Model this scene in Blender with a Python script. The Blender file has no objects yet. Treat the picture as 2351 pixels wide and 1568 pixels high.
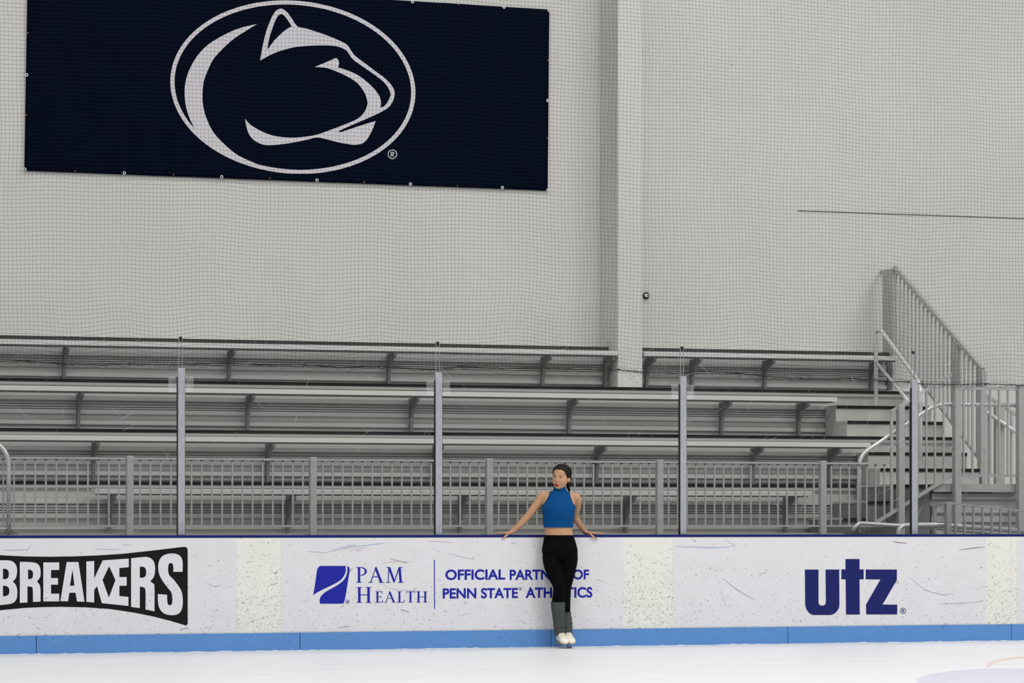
import bpy, bmesh, math, random
import numpy as np
from mathutils import Vector, Matrix
from mathutils.geometry import tessellate_polygon

scn = bpy.context.scene
COL = scn.collection
rnd = random.Random(7)

# ---------------------------------------------------------------- camera
# metres: X along the rink boards (to the right), Y away from the camera, Z up, ice at Z=0
W_PX, H_PX = 2351.0, 1568.0
F_PX, YAW, CX, CY, CZ, HOR = 6787.5, 0.3149, -5.4568, -26.3805, 1.1723, 1200.3
cam_d = bpy.data.cameras.new('camera')
cam = bpy.data.objects.new('camera', cam_d); COL.objects.link(cam)
cam.location = (CX, CY, CZ); cam.rotation_euler = (math.pi/2, 0, -YAW)
cam_d.sensor_fit = 'HORIZONTAL'; cam_d.sensor_width = 36.0
cam_d.lens = 36.0*F_PX/W_PX
cam_d.shift_y = (HOR-H_PX/2)/W_PX
cam_d.clip_start = 0.5; cam_d.clip_end = 200
scn.camera = cam

# ---------------------------------------------------------------- light
world = bpy.data.worlds.new('arena_air'); scn.world = world; world.use_nodes = True
bg = world.node_tree.nodes['Background']
bg.inputs[0].default_value = (0.93, 0.95, 1.0, 1); bg.inputs[1].default_value = 0.27
def area_light(x, y, z, sx, sy, power):
    d = bpy.data.lights.new('arena_lamp', 'AREA'); d.shape = 'RECTANGLE'; d.size = sx; d.size_y = sy
    d.energy = power; d.color = (1.0, 0.985, 0.96)
    o = bpy.data.objects.new('arena_lamp', d); COL.objects.link(o); o.location = (x, y, z)
    return o
for ly, pw in ((1.0, 155), (-9.0, 450), (-18.0, 470)):      # rows of ceiling lamps, the right-hand ones stronger
    for lx, k in ((-9.0, .7), (-1.0, .9), (7.0, 1.1), (15.0, 1.25)):
        area_light(lx, ly, 12.0, 3.2, 1.0, pw*k)
scn.view_settings.view_transform = 'Standard'; scn.view_settings.look = 'None'
scn.view_settings.exposure = 0.27; scn.view_settings.gamma = 1.0
scn.view_settings.use_curve_mapping = False
scn.cycles.use_denoising = True
scn.cycles.max_bounces = 8; scn.cycles.transparent_max_bounces = 24

# ---------------------------------------------------------------- measuring helpers
cA, sA = math.cos(YAW), math.sin(YAW)
def at(x, y, Y):
    "the point on the plane at distance Y from the boards that the photograph shows at x, y"
    t = (x-W_PX/2)/F_PX; dy = Y-CY
    dx = dy*(sA+t*cA)/(cA-t*sA); z = dx*sA+dy*cA
    return Vector((CX+dx, Y, CZ-(y-HOR)*z/F_PX))
def on_ice(x, y):
    z = CZ*F_PX/(y-HOR); u = (x-W_PX/2)/F_PX*z
    return Vector((CX+u*cA+z*sA, CY-u*sA+z*cA, 0))

# ---------------------------------------------------------------- materials
def lin(c):
    c = c/255.0
    return c/12.92 if c <= 0.04045 else ((c+0.055)/1.055)**2.4
def S(r, g, b): return (lin(r), lin(g), lin(b), 1.0)
def new_mat(name):
    m = bpy.data.materials.new(name); m.use_nodes = True
    nt = m.node_tree; p = nt.nodes['Principled BSDF']
    return m, nt, p
def N(nt, t, **kw):
    n = nt.nodes.new(t)
    for k, v in kw.items(): setattr(n, k, v)
    return n
def coords(nt, scale=(1, 1, 1), rot=(0, 0, 0)):
    tc = N(nt, 'ShaderNodeTexCoord'); mp = N(nt, 'ShaderNodeMapping')
    mp.inputs['Scale'].default_value = scale; mp.inputs['Rotation'].default_value = rot
    g = N(nt, 'ShaderNodeNewGeometry')
    src = g.outputs['Position']
    if any(rot):   # turn first, then stretch
        m0 = N(nt, 'ShaderNodeMapping'); m0.inputs['Rotation'].default_value = rot
        nt.links.new(src, m0.inputs['Vector']); src = m0.outputs['Vector']
        mp.inputs['Rotation'].default_value = (0, 0, 0)
    nt.links.new(src, mp.inputs['Vector'])
    return mp.outputs['Vector']
def noise(nt, vec, scale, detail=3.0, rough=0.5, dist=0.0):
    n = N(nt, 'ShaderNodeTexNoise'); n.inputs['Scale'].default_value = scale
    n.inputs['Detail'].default_value = detail; n.inputs['Roughness'].default_value = rough
    n.inputs['Distortion'].default_value = dist
    nt.links.new(vec, n.inputs['Vector']); return n
def ramp(nt, fac, stops):
    r = N(nt, 'ShaderNodeValToRGB'); e = r.color_ramp.elements
    while len(e) < len(stops): e.new(0.5)
    for i, (p, c) in enumerate(stops):
        e[i].position = p; e[i].color = c if len(c) == 4 else (*c, 1)
    nt.links.new(fac, r.inputs[0]); return r.outputs[0]
def mixc(nt, fac, a, b, blend='MIX'):
    m = N(nt, 'ShaderNodeMix', data_type='RGBA', blend_type=blend)
    for s_, v in ((m.inputs[0], fac), (m.inputs[6], a), (m.inputs[7], b)):
        if hasattr(v, 'is_output'): nt.links.new(v, s_)
        elif isinstance(v, (int, float)): s_.default_value = v
        else: s_.default_value = v
    return m.outputs[2]
def mth(nt, op, a, b=None, c=None, clamp=False):
    m = N(nt, 'ShaderNodeMath', operation=op, use_clamp=clamp)
    for i, v in enumerate((a, b, c)):
        if v is None: continue
        if hasattr(v, 'is_output'): nt.links.new(v, m.inputs[i])
        else: m.inputs[i].default_value = v
    return m.outputs[0]
def plain(name, col, rough=0.5, metal=0.0, var=0.08, vscale=9.0, spec=0.4, bump=0.0, bscale=60.0, stretch=(1, 1, 1)):
    m, nt, p = new_mat(name)
    v = coords(nt, stretch)
    n = noise(nt, v, vscale, 4)
    lo = tuple(c*(1-var) for c in col[:3]); hi = tuple(min(1, c*(1+var)) for c in col[:3])
    c = ramp(nt, n.outputs[0], [(0.3, lo), (0.7, hi)])
    nt.links.new(c, p.inputs['Base Color'])
    p.inputs['Roughness'].default_value = rough; p.inputs['Metallic'].default_value = metal
    p.inputs['Specular IOR Level'].default_value = spec
    if bump > 0:
        b = N(nt, 'ShaderNodeBump'); b.inputs['Strength'].default_value = bump; b.inputs['Distance'].default_value = 0.004
        n2 = noise(nt, v, bscale, 3)
        nt.links.new(n2.outputs[0], b.inputs['Height']); nt.links.new(b.outputs[0], p.inputs['Normal'])
    return m
def flecks(nt, vec, scale, thr, keep, jitter=1.2):
    "short scattered dashes, 0..1"
    nz = noise(nt, vec, scale*0.13, 2)
    off = N(nt, 'ShaderNodeVectorMath', operation='SCALE'); nt.links.new(nz.outputs['Color'], off.inputs[0]); off.inputs['Scale'].default_value = jitter/ (scale*0.13)
    add = N(nt, 'ShaderNodeVectorMath', operation='ADD'); nt.links.new(vec, add.inputs[0]); nt.links.new(off.outputs[0], add.inputs[1])
    vo = N(nt, 'ShaderNodeTexVoronoi', feature='F1'); vo.inputs['Scale'].default_value = scale
    nt.links.new(add.outputs[0], vo.inputs['Vector'])
    sep = N(nt, 'ShaderNodeSeparateColor'); nt.links.new(vo.outputs['Color'], sep.inputs[0])
    a = mth(nt, 'LESS_THAN', vo.outputs['Distance'], thr)
    k = mth(nt, 'LESS_THAN', sep.outputs[0], keep) if not hasattr(keep, 'is_output') else mth(nt, 'LESS_THAN', sep.outputs[0], keep)
    d = mth(nt, 'MULTIPLY', a, k)
    return mth(nt, 'MULTIPLY', d, sep.outputs[1])
def scuffed(name, col, rough, dens, mark=(0.05, 0.05, 0.05), zlo=0.16, zhi=1.05, streaks=0.5, bottom=1.0):
    "board plastic with puck and skate marks, thicker towards the ice"
    m, nt, p = new_mat(name)
    g = N(nt, 'ShaderNodeNewGeometry'); sp = N(nt, 'ShaderNodeSeparateXYZ'); nt.links.new(g.outputs['Position'], sp.inputs[0])
    h = N(nt, 'ShaderNodeMapRange'); h.inputs['From Min'].default_value = zlo; h.inputs['From Max'].default_value = zhi
    h.inputs['To Min'].default_value = 1.0; h.inputs['To Max'].default_value = 0.0
    nt.links.new(sp.outputs['Z'], h.inputs['Value'])
    h2 = mth(nt, 'POWER', h.outputs[0], 1.3)
    v1 = coords(nt, (0.55, 1.0, 1.9), (0, 0.25, 0)); v2 = coords(nt, (0.5, 1.0, 2.1), (0, 0.95, 0)); v3 = coords(nt, (0.55, 1, 2.0), (0, -0.6, 0))
    patch = noise(nt, coords(nt), 2.6, 3)
    pt = mth(nt, 'MULTIPLY_ADD', patch.outputs[0], 1.8, -0.45, clamp=True)
    kd = mth(nt, 'MULTIPLY', mth(nt, 'MULTIPLY_ADD', h2, dens*bottom, dens*0.045), mth(nt, 'ADD', pt, 0.35))
    f = mth(nt, 'MAXIMUM', flecks(nt, v1, 36.0, 0.23, kd), flecks(nt, v2, 50.0, 0.25, kd))
    f = mth(nt, 'MAXIMUM', f, flecks(nt, v3, 43.0, 0.22, kd))
    # long thin streaks
    vs = coords(nt, (0.9, 1, 22.0), (0, 0.10, 0))
    ns = noise(nt, vs, 3.0, 5, 0.62, 0.25)
    st = ramp(nt, ns.outputs[0], [(0.64, (0, 0, 0)), (0.72, (1, 1, 1))])
    st = mth(nt, 'MULTIPLY', st, mth(nt, 'MULTIPLY', pt, streaks))
    f2 = mth(nt, 'MAXIMUM', mth(nt, 'MULTIPLY', f, 0.9), mth(nt, 'MULTIPLY', st, 0.55), clamp=True)
    nz = noise(nt, coords(nt), 5.0, 4)
    base = ramp(nt, nz.outputs[0], [(0.3, tuple(c*0.95 for c in col[:3])), (0.7, col[:3])])
    c = mixc(nt, f2, base, (*mark, 1))
    nt.links.new(c, p.inputs['Base Color']); p.inputs['Roughness'].default_value = rough
    p.inputs['Specular IOR Level'].default_value = 0.3
    return m

M = {}
M['wall'] = None
def wall_mat(name='painted_concrete', rough_low=False):
    m, nt, p = new_mat(name)
    v = coords(nt)
    big = noise(nt, v, 0.7, 4); c = ramp(nt, big.outputs[0], [(0.3, S(203, 202, 197)), (0.7, S(209, 208, 203))])
    fl = flecks(nt, coords(nt, (1, 1, 0.8)), 9.0, 0.06, 0.10)
    c = mixc(nt, mth(nt, 'MULTIPLY', fl, 0.7), c, (0.12, 0.11, 0.10, 1))
    if rough_low:
        g = N(nt, 'ShaderNodeNewGeometry'); sp = N(nt, 'ShaderNodeSeparateXYZ'); nt.links.new(g.outputs['Position'], sp.inputs[0])
        mr = N(nt, 'ShaderNodeMapRange'); mr.inputs['From Min'].default_value = 2.98; mr.inputs['From Max'].default_value = 2.84
        nt.links.new(sp.outputs['Z'], mr.inputs['Value'])
        nn = noise(nt, coords(nt, (1, 1, 1.6), (0, .5, 0)), 34, 3, .6, .6)
        k = ramp(nt, nn.outputs[0], [(0.52, (0, 0, 0)), (0.62, (1, 1, 1))])
        c = mixc(nt, mth(nt, 'MULTIPLY', mth(nt, 'MULTIPLY', k, mr.outputs[0]), .75), c, S(140, 137, 128))
    nt.links.new(c, p.inputs['Base Color']); p.inputs['Roughness'].default_value = 0.75
    p.inputs['Specular IOR Level'].default_value = 0.25
    b = N(nt, 'ShaderNodeBump'); b.inputs['Strength'].default_value = 0.25; b.inputs['Distance'].default_value = 0.003
    n2 = noise(nt, v, 45, 4); nt.links.new(n2.outputs[0], b.inputs['Height']); nt.links.new(b.outputs[0], p.inputs['Normal'])
    return m
M['wall'] = wall_mat(); M['column'] = wall_mat('painted_column', True)
M['ice'] = None
def ice_mat():
    m, nt, p = new_mat('skated_ice')
    v = coords(nt); n = noise(nt, coords(nt, (0.35, 1.6, 1)), 2.2, 5, 0.6)
    c = ramp(nt, n.outputs[0], [(0.3, S(212, 213, 216)), (0.65, S(222, 222, 223))])
    nt.links.new(c, p.inputs['Base Color']); p.inputs['Roughness'].default_value = 0.42
    p.inputs['Specular IOR Level'].default_value = 0.25
    b = N(nt, 'ShaderNodeBump'); b.inputs['Strength'].default_value = 0.12; b.inputs['Distance'].default_value = 0.003
    n2 = noise(nt, coords(nt, (0.8, 1.6, 1)), 16, 4); nt.links.new(n2.outputs[0], b.inputs['Height']); nt.links.new(b.outputs[0], p.inputs['Normal'])
    return m
M['ice'] = ice_mat()
M['snow'] = plain('ice_shavings', S(230, 230, 231), 0.9, 0, 0.03, 40, 0.2, 0.6, 120)
M['ice_lilac'] = plain('lilac_ice_paint', S(196, 194, 208), 0.5, 0, 0.03, 4, 0.25)
M['ice_red'] = plain('faded_red_ice_paint', S(214, 190, 188), 0.5, 0, 0.03, 4, 0.25)
M['board'] = scuffed('white_board_plastic', S(226, 226, 219), 0.42, 2.0, mark=(0.10,0.10,0.095), streaks=0.15)
M['vinyl'] = scuffed('advert_vinyl', S(218, 217, 220), 0.40, 0.40, mark=(0.17, 0.17, 0.17), streaks=0.6)
M['kick'] = scuffed('blue_kick_plastic', S(90, 140, 200), 0.45, 0.5, mark=(0.05, 0.13, 0.27), zlo=-.1, zhi=.22, streaks=0.3)
M['cap'] = plain('navy_cap_plastic', S(20, 30, 98), 0.5, 0, 0.15, 14, 0.15)
M['ink_blue'] = plain('royal_blue_ink', S(32, 38, 152), 0.45, 0, 0.06, 20, 0.15)
M['ink_navy'] = plain('navy_ink', S(28, 34, 96), 0.45, 0, 0.06, 20, 0.15)
M['ink_black'] = plain('black_ink', S(22, 22, 23), 0.45, 0, 0.10, 20, 0.12)
M['ink_white'] = scuffed('white_ink', S(217, 216, 220), 0.40, 0.2, mark=(0.1, 0.1, 0.1), streaks=0.5)
M['scuff_grey'] = plain('grey_rub_mark', S(164, 164, 168), 0.6, 0, 0.3, 60)
M['scuff_blue'] = plain('blue_rub_mark', S(150, 172, 212), 0.6, 0, 0.2, 60)
M['scuff_red'] = plain('red_rub_mark', S(214, 168, 166), 0.6, 0, 0.2, 60)
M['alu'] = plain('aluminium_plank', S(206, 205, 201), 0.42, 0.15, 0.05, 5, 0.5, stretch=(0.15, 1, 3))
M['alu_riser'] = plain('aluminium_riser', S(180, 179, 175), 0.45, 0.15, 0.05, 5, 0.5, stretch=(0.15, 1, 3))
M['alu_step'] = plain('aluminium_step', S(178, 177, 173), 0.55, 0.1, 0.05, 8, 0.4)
M['galv'] = plain('galvanised_steel', S(172, 171, 168), 0.45, 0.2, 0.07, 16, 0.5)
M['bracket'] = plain('dull_bracket_steel', S(106, 105, 101), 0.55, 0.2, 0.08, 18, 0.4)
M['pipe'] = plain('polished_aluminium_pipe', S(205, 204, 202), 0.28, 0.35, 0.05, 12, 0.6)
M['black'] = plain('black_rubber_nosing', S(13, 15, 19), 0.7, 0, 0.35, 30, 0.1, stretch=(.5, 1, 1))
M['darkbar'] = plain('charcoal_plank_edge', S(62, 62, 64), 0.7, 0, 0.1, 8, 0.1, stretch=(.3, 1, 1))
M['post'] = plain('anodised_post', S(166, 167, 174), 0.38, 0.25, 0.12, 22, 0.5, stretch=(3, 1, .7))
M['gasket'] = plain('black_gasket', S(22, 22, 26), 0.6)
M['twine'] = plain('black_net_twine', S(24, 24, 27), 0.9, 0, 0.2, 40, 0.1)
M['rope'] = plain('black_rope', S(28, 28, 32), 0.85, 0, 0.3, 90)
M['walkway'] = plain('grey_walkway', S(120, 120, 118), 0.8, 0, 0.1, 6)
M['navy_cloth'] = plain('navy_banner_vinyl', S(0, 7, 27), 0.55, 0, 0.12, 3, 0.03, 0.12, 9)
M['logo_white'] = plain('white_banner_ink', S(206, 203, 208), 0.6, 0, 0.03, 3, 0.3)
M['brass'] = plain('brass_eyelet', S(120, 92, 48), 0.4, 0.6, 0.1, 30)
M['washer'] = plain('steel_washer', S(214, 216, 214), 0.35, 0.4, 0.1, 60)
M['card'] = plain('white_plastic_scrap', S(225, 225, 222), 0.5)

def glass_mat():
    m = bpy.data.materials.new('clear_rink_acrylic'); m.use_nodes = True
    nt = m.node_tree; nt.nodes.clear()
    out = N(nt, 'ShaderNodeOutputMaterial'); tr = N(nt, 'ShaderNodeBsdfTransparent'); gl = N(nt, 'ShaderNodeBsdfGlossy'); df = N(nt, 'ShaderNodeBsdfDiffuse')
    tr.inputs[0].default_value = (0.985, 0.99, 0.99, 1); gl.inputs['Roughness'].default_value = 0.03
    fr = N(nt, 'ShaderNodeFresnel'); fr.inputs[0].default_value = 1.27
    mx = N(nt, 'ShaderNodeMixShader'); nt.links.new(fr.outputs[0], mx.inputs[0]); nt.links.new(tr.outputs[0], mx.inputs[1]); nt.links.new(gl.outputs[0], mx.inputs[2])
    fac = None
    for i, (rot, sc) in enumerate((((0, 0.5, 0), (1.2, 1, 46)), ((0, -0.75, 0), (1.6, 1, 60)), ((0, 1.2, 0), (1.3, 1, 52)))):
        n = noise(nt, coords(nt, sc, rot), 2.1, 2, 0.5, 0.15)
        r = ramp(nt, n.outputs[0], [(0.72, (0, 0, 0)), (0.75, (1, 1, 1))])
        fac = r if fac is None else mth(nt, 'MAXIMUM', fac, r)
    haze = noise(nt, coords(nt), 1.3, 4)
    hz = ramp(nt, haze.outputs[0], [(0.45, (0.001, 0.001, 0.001)), (0.75, (0.012, 0.012, 0.012))])
    f = mth(nt, 'ADD', mth(nt, 'MULTIPLY', fac, 0.13), hz, clamp=True)
    df.inputs[0].default_value = (0.8, 0.8, 0.8, 1)
    m2 = N(nt, 'ShaderNodeMixShader'); nt.links.new(f, m2.inputs[0]); nt.links.new(mx.outputs[0], m2.inputs[1]); nt.links.new(df.outputs[0], m2.inputs[2])
    nt.links.new(m2.outputs[0], out.inputs[0])
    return m
M['glass'] = glass_mat()
def plate_mat():
    m = bpy.data.materials.new('clear_plastic_plate'); m.use_nodes = True
    nt = m.node_tree; nt.nodes.clear()
    out = N(nt, 'ShaderNodeOutputMaterial'); tr = N(nt, 'ShaderNodeBsdfTransparent'); df = N(nt, 'ShaderNodeBsdfDiffuse'); mx = N(nt, 'ShaderNodeMixShader')
    df.inputs[0].default_value = (0.75, 0.75, 0.78, 1)
    n = noise(nt, coords(nt), 20, 3); f = ramp(nt, n.outputs[0], [(0.3, (0.07,)*3), (0.7, (0.12,)*3)])
    nt.links.new(f, mx.inputs[0]); nt.links.new(tr.outputs[0], mx.inputs[1]); nt.links.new(df.outputs[0], mx.inputs[2]); nt.links.new(mx.outputs[0], out.inputs[0])
    return m
M['plate'] = plate_mat()

# ---------------------------------------------------------------- object helpers
def tag(o, label=None, cat=None, group=None, kind=None):
    if label: o['label'] = label
    if cat: o['category'] = cat
    if group: o['group'] = group
    if kind: o['kind'] = kind
    return o
def thing(name, loc, label, cat, group=None):
    o = bpy.data.objects.new(name, None); COL.objects.link(o); o.location = loc; o.empty_display_size = 0.1
    return tag(o, label, cat, group)
def base_of(o):
    v = Vector((0, 0, 0))
    while o is not None:
        v += o.location; o = o.parent
    return v
class MB:
    "collects shapes given in world metres; build() links them as one mesh object"
    def __init__(s): s.v = []; s.f = []; s.smooth = False
    def add(s, vs, fs):
        o = len(s.v); s.v += [tuple(v) for v in vs]; s.f += [tuple(i+o for i in f) for f in fs]; return s
    def box(s, x0, x1, y0, y1, z0, z1):
        return s.add([(x0, y0, z0), (x1, y0, z0), (x1, y1, z0), (x0, y1, z0), (x0, y0, z1), (x1, y0, z1), (x1, y1, z1), (x0, y1, z1)],
                     [(0, 3, 2, 1), (4, 5, 6, 7), (0, 1, 5, 4), (1, 2, 6, 5), (2, 3, 7, 6), (3, 0, 4, 7)])
    def prism_x(s, prof, x0, x1):
        "closed profile of (y,z) swept along X"
        n = len(prof); vs = [(x0, y, z) for y, z in prof]+[(x1, y, z) for y, z in prof]
        fs = [(i, (i+1) % n, (i+1) % n+n, i+n) for i in range(n)]
        tri = tessellate_polygon([[Vector((0, y, z)) for y, z in prof]])
        fs += [tuple(t) for t in tri]+[tuple(i+n for i in reversed(t)) for t in tri]
        return s.add(vs, fs)
    def prism_y(s, prof, y0, y1):
        "closed profile of (x,z) swept along Y"
        n = len(prof); vs = [(x, y0, z) for x, z in prof]+[(x, y1, z) for x, z in prof]
        fs = [(i, (i+1) % n, (i+1) % n+n, i+n) for i in range(n)]
        tri = tessellate_polygon([[Vector((x, 0, z)) for x, z in prof]])
        fs += [tuple(t) for t in tri]+[tuple(i+n for i in reversed(t)) for t in tri]
        return s.add(vs, fs)
    def tube(s, pts, r, n=12, cap=True):
        pts = [Vector(p) for p in pts]; rings = []
        up = Vector((0.13, 0.31, 0.94)); L = len(pts)
        rr = r if isinstance(r, (list, tuple)) else [r]*L
        prevx = None; vs = []
        for i, p in enumerate(pts):
            t = (pts[min(i+1, L-1)]-pts[max(i-1, 0)]).normalized()
            x = (up-t*up.dot(t)) if prevx is None else (prevx-t*prevx.dot(t))
            if x.length < 1e-4: x = Vector((1, 0, 0))-t*t.x
            x.normalize(); prevx = x; y = t.cross(x)
            vs += [p+(x*math.cos(a)+y*math.sin(a))*rr[i] for a in [2*math.pi*k/n for k in range(n)]]
        fs = []
        for i in range(L-1):
            for k in range(n):
                a = i*n+k; b = i*n+(k+1) % n
                fs.append((a, b, b+n, a+n))
        if cap:
            fs.append(tuple(reversed(range(n)))); fs.append(tuple(range((L-1)*n, L*n)))
        s.add(vs, fs); return s
    def bar(s, p, q, w, h, up=(0, 0, 1)):
        "square bar from p to q, w across and h along 'up'"
        p, q = Vector(p), Vector(q); t = (q-p).normalized(); u = Vector(up); u = (u-t*u.dot(t)).normalized(); x = t.cross(u)
        vs = []
        for c in (p, q):
            for a, b in ((-1, -1), (1, -1), (1, 1), (-1, 1)): vs.append(c+x*a*w/2+u*b*h/2)
        return s.add(vs, [(3, 2, 1, 0), (4, 5, 6, 7), (0, 1, 5, 4), (1, 2, 6, 5), (2, 3, 7, 6), (3, 0, 4, 7)])
    def build(s, name, mat, parent=None, smooth=False, bevel=0.0):
        L = base_of(parent)
        me = bpy.data.meshes.new(name); me.from_pydata([(v[0]-L.x, v[1]-L.y, v[2]-L.z) for v in s.v], [], s.f); me.update()
        bm = bmesh.new(); bm.from_mesh(me); bmesh.ops.recalc_face_normals(bm, faces=bm.faces[:]); bm.to_mesh(me); bm.free()
        me.materials.append(mat)
        o = bpy.data.objects.new(name, me); COL.objects.link(o); o.parent = parent
        if smooth: me.shade_smooth() if hasattr(me, 'shade_smooth') else None
        if bevel:
            b = o.modifiers.new('edge', 'BEVEL'); b.width = bevel; b.segments = 2; b.limit_method = 'ANGLE'
        return o
def at_origin(o, p):
    "moves a top-level mesh's origin to p without moving it"
    o.data.transform(Matrix.Translation(-Vector(p))); o.location = p; return o
def clone(o, name=None, off=(0, 0, 0), parent=None):
    c = o.copy(); COL.objects.link(c); c.parent = parent if parent else o.parent
    c.location = o.location+Vector(off); return c
def bend(pts, rad, n=6):
    "rounds the corners of a polyline"
    pts = [Vector(p) for p in pts]; out = [pts[0]]
    for i in range(1, len(pts)-1):
        a = (pts[i-1]-pts[i]); b = (pts[i+1]-pts[i]); r = min(rad, a.length*.48, b.length*.48)
        p0 = pts[i]+a.normalized()*r; p2 = pts[i]+b.normalized()*r
        for k in range(n+1):
            t = k/n; out.append(p0*(1-t)**2+pts[i]*2*t*(1-t)+p2*t*t)
    out.append(pts[-1]); return out

# flat lettering: outlines (world points on a plane of constant Y) filled with their holes
def flat_shape(name, outlines, y, mat, parent, depth=0.001):
    L = base_of(parent)
    cu = bpy.data.curves.new('outline', 'CURVE'); cu.dimensions = '2D'; cu.fill_mode = 'BOTH'; cu.extrude = depth/2
    for ol in outlines:
        sp = cu.splines.new('POLY'); sp.points.add(len(ol)-1); sp.use_cyclic_u = True
        for q, (x, z) in zip(sp.points, ol): q.co = (x, z, 0, 1)
    tmp = bpy.data.objects.new('outline', cu); COL.objects.link(tmp)
    dg = bpy.context.evaluated_depsgraph_get(); me = bpy.data.meshes.new_from_object(tmp.evaluated_get(dg))
    bpy.data.objects.remove(tmp); bpy.data.curves.remove(cu)
    # curve XY -> world XZ, facing the ice (-Y)
    me.transform(Matrix(((1, 0, 0, -L.x), (0, 0, -1, y-L.y), (0, 1, 0, -L.z), (0, 0, 0, 1))))
    me.name = name; me.materials.clear(); me.materials.append(mat)
    o = bpy.data.objects.new(name, me); COL.objects.link(o); o.parent = parent
    return o
def smooth_closed(pts, n=4, sharp=50):
    "Catmull-Rom through a closed outline, corners sharper than `sharp` degrees kept"
    P = [Vector(p) for p in pts]; L = len(P); out = []
    cor = []
    for i in range(L):
        a = P[i]-P[i-1]; b = P[(i+1) % L]-P[i]
        cor.append(a.length > 0 and b.length > 0 and math.degrees(a.angle(b)) > sharp)
    for i in range(L):
        p1, p2 = P[i], P[(i+1) % L]
        p0 = P[i-1] if not cor[i] else p1-(p2-p1)*.5
        p3 = P[(i+2) % L] if not cor[(i+1) % L] else p2+(p2-p1)*.5
        for k in range(n):
            t = k/n
            out.append(tuple(0.5*((2*p1)+(p2-p0)*t+(2*p0-5*p1+4*p2-p3)*t*t+(3*p1-p0-3*p2+p3)*t**3)))
    return out
def trace(pts, ox, oy, k, Y, n=0, sharp=50):
    "outline measured on an enlarged detail (origin ox, oy, scale k) -> (X, Z) on the plane at Y"
    q = smooth_closed(pts, n, sharp) if n else pts
    r = []
    for x, y in q:
        w = at(ox+x/k, oy+y/k, Y); r.append((w.x, w.z))
    return r
def circle_pts(cx, cy, r, n=32): return [(cx+r*math.cos(2*math.pi*i/n), cy+r*math.sin(2*math.pi*i/n)) for i in range(n)]
def text_shape(name, s, x0, x1, z0, cap_h, y, mat, parent, weight=0.0, depth=0.001, slope=0.0):
    "a line of sans capitals fitted between x0 and x1 with its baseline at z0"
    L = base_of(parent)
    cu = bpy.data.curves.new('words', 'FONT'); cu.body = s; cu.size = 1.0; cu.offset = weight; cu.extrude = 0.0005
    tmp = bpy.data.objects.new('words', cu); COL.objects.link(tmp)
    dg = bpy.context.evaluated_depsgraph_get(); me = bpy.data.meshes.new_from_object(tmp.evaluated_get(dg))
    bpy.data.objects.remove(tmp); bpy.data.curves.remove(cu)
    xs = [v.co.x for v in me.vertices]; ys = [v.co.y for v in me.vertices]
    mx, Mx, my, My = min(xs), max(xs), min(ys), max(ys)
    for v in me.vertices:
        X = x0+(v.co.x-mx)/(Mx-mx)*(x1-x0); Z = z0+(v.co.y-my)/(My-my)*cap_h
        v.co = (X-L.x, y+(-depth/2 if v.co.z > 0 else depth/2)-L.y, Z-L.z)
    me.name = name; me.materials.clear(); me.materials.append(mat)
    o = bpy.data.objects.new(name, me); COL.objects.link(o); o.parent = parent
    return o
# ================================================================ SETTING
XL, XR = -3.2, 13.0          # how far the place is built to the left and right
WALL_Y = 6.0
Zd = {1: 1.036, 2: 1.589, 3: 2.142, 4: 2.698, 5: 3.202}      # tier deck heights
def Yr(i): return 2.99+(i-1)*0.9136                            # riser planes
CAPZ = 1.060

ice = MB().box(XL-3, XR+3, -36.0, 0.0, -0.12, 0.0).build('floor', M['ice']); tag(ice, kind='structure')
wf = MB().box(XL, XR, 0.13, WALL_Y, -0.12, 0.0).build('floor_walkway', M['walkway']); tag(wf, kind='structure')
# paint under the ice at the lower right
def ice_patch(name, pts, mat, z=0.0006):
    w = [on_ice(x, y) for x, y in pts]; mb = MB(); n = len(w)
    mb.add([(p.x, p.y, z) for p in w]+[(p.x, p.y, -0.01) for p in w], [tuple(range(n))]+[(i, (i+1) % n, (i+1) % n+n, i+n) for i in range(n)])
    o = mb.build(name, mat, ice); return o
ice_patch('ice_marking', smooth_closed([(2104, 1558), (2150, 1545), (2225, 1537), (2300, 1534), (2380, 1536), (2440, 1546), (2440, 1572), (2380, 1582), (2250, 1584), (2150, 1576), (2110, 1568)], 4), M['ice_lilac'])
ice_patch('ice_marking', smooth_closed([(2262, 1531), (2275, 1520), (2310, 1511), (2370, 1507), (2450, 1505), (2450, 1508), (2370, 1510.5), (2315, 1514.5), (2285, 1522), (2272, 1532)], 4), M['ice_red'], 0.0008)
# ridge of shaved ice against the kick plates
def snow_ridge():
    mb = MB(); n = 420; vs = []; fs = []
    for i in range(n+1):
        x = XL+(XR-XL)*i/n
        h = 0.003+0.002*abs(math.sin(x*3.1)+.6*math.sin(x*7.7+1))+0.007*rnd.random()**4
        w = 0.045+0.015*math.sin(x*2.3)+0.012*rnd.random()
        for (dy, dz) in ((-w-.05, 0.0005), (-w, h*.35), (-.024, h), (-.0125, h*.9)): vs.append((x, dy, dz))
    for i in range(n):
        for k in range(3): a = i*4+k; fs.append((a, a+4, a+5, a+1))
    mb.add(vs, fs); return mb.build('snow_ridge', M['snow'], None, smooth=True)
tag(snow_ridge(), 'thin ridge of white ice shavings along the foot of the blue kick plate', 'snow', kind='stuff')

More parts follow.
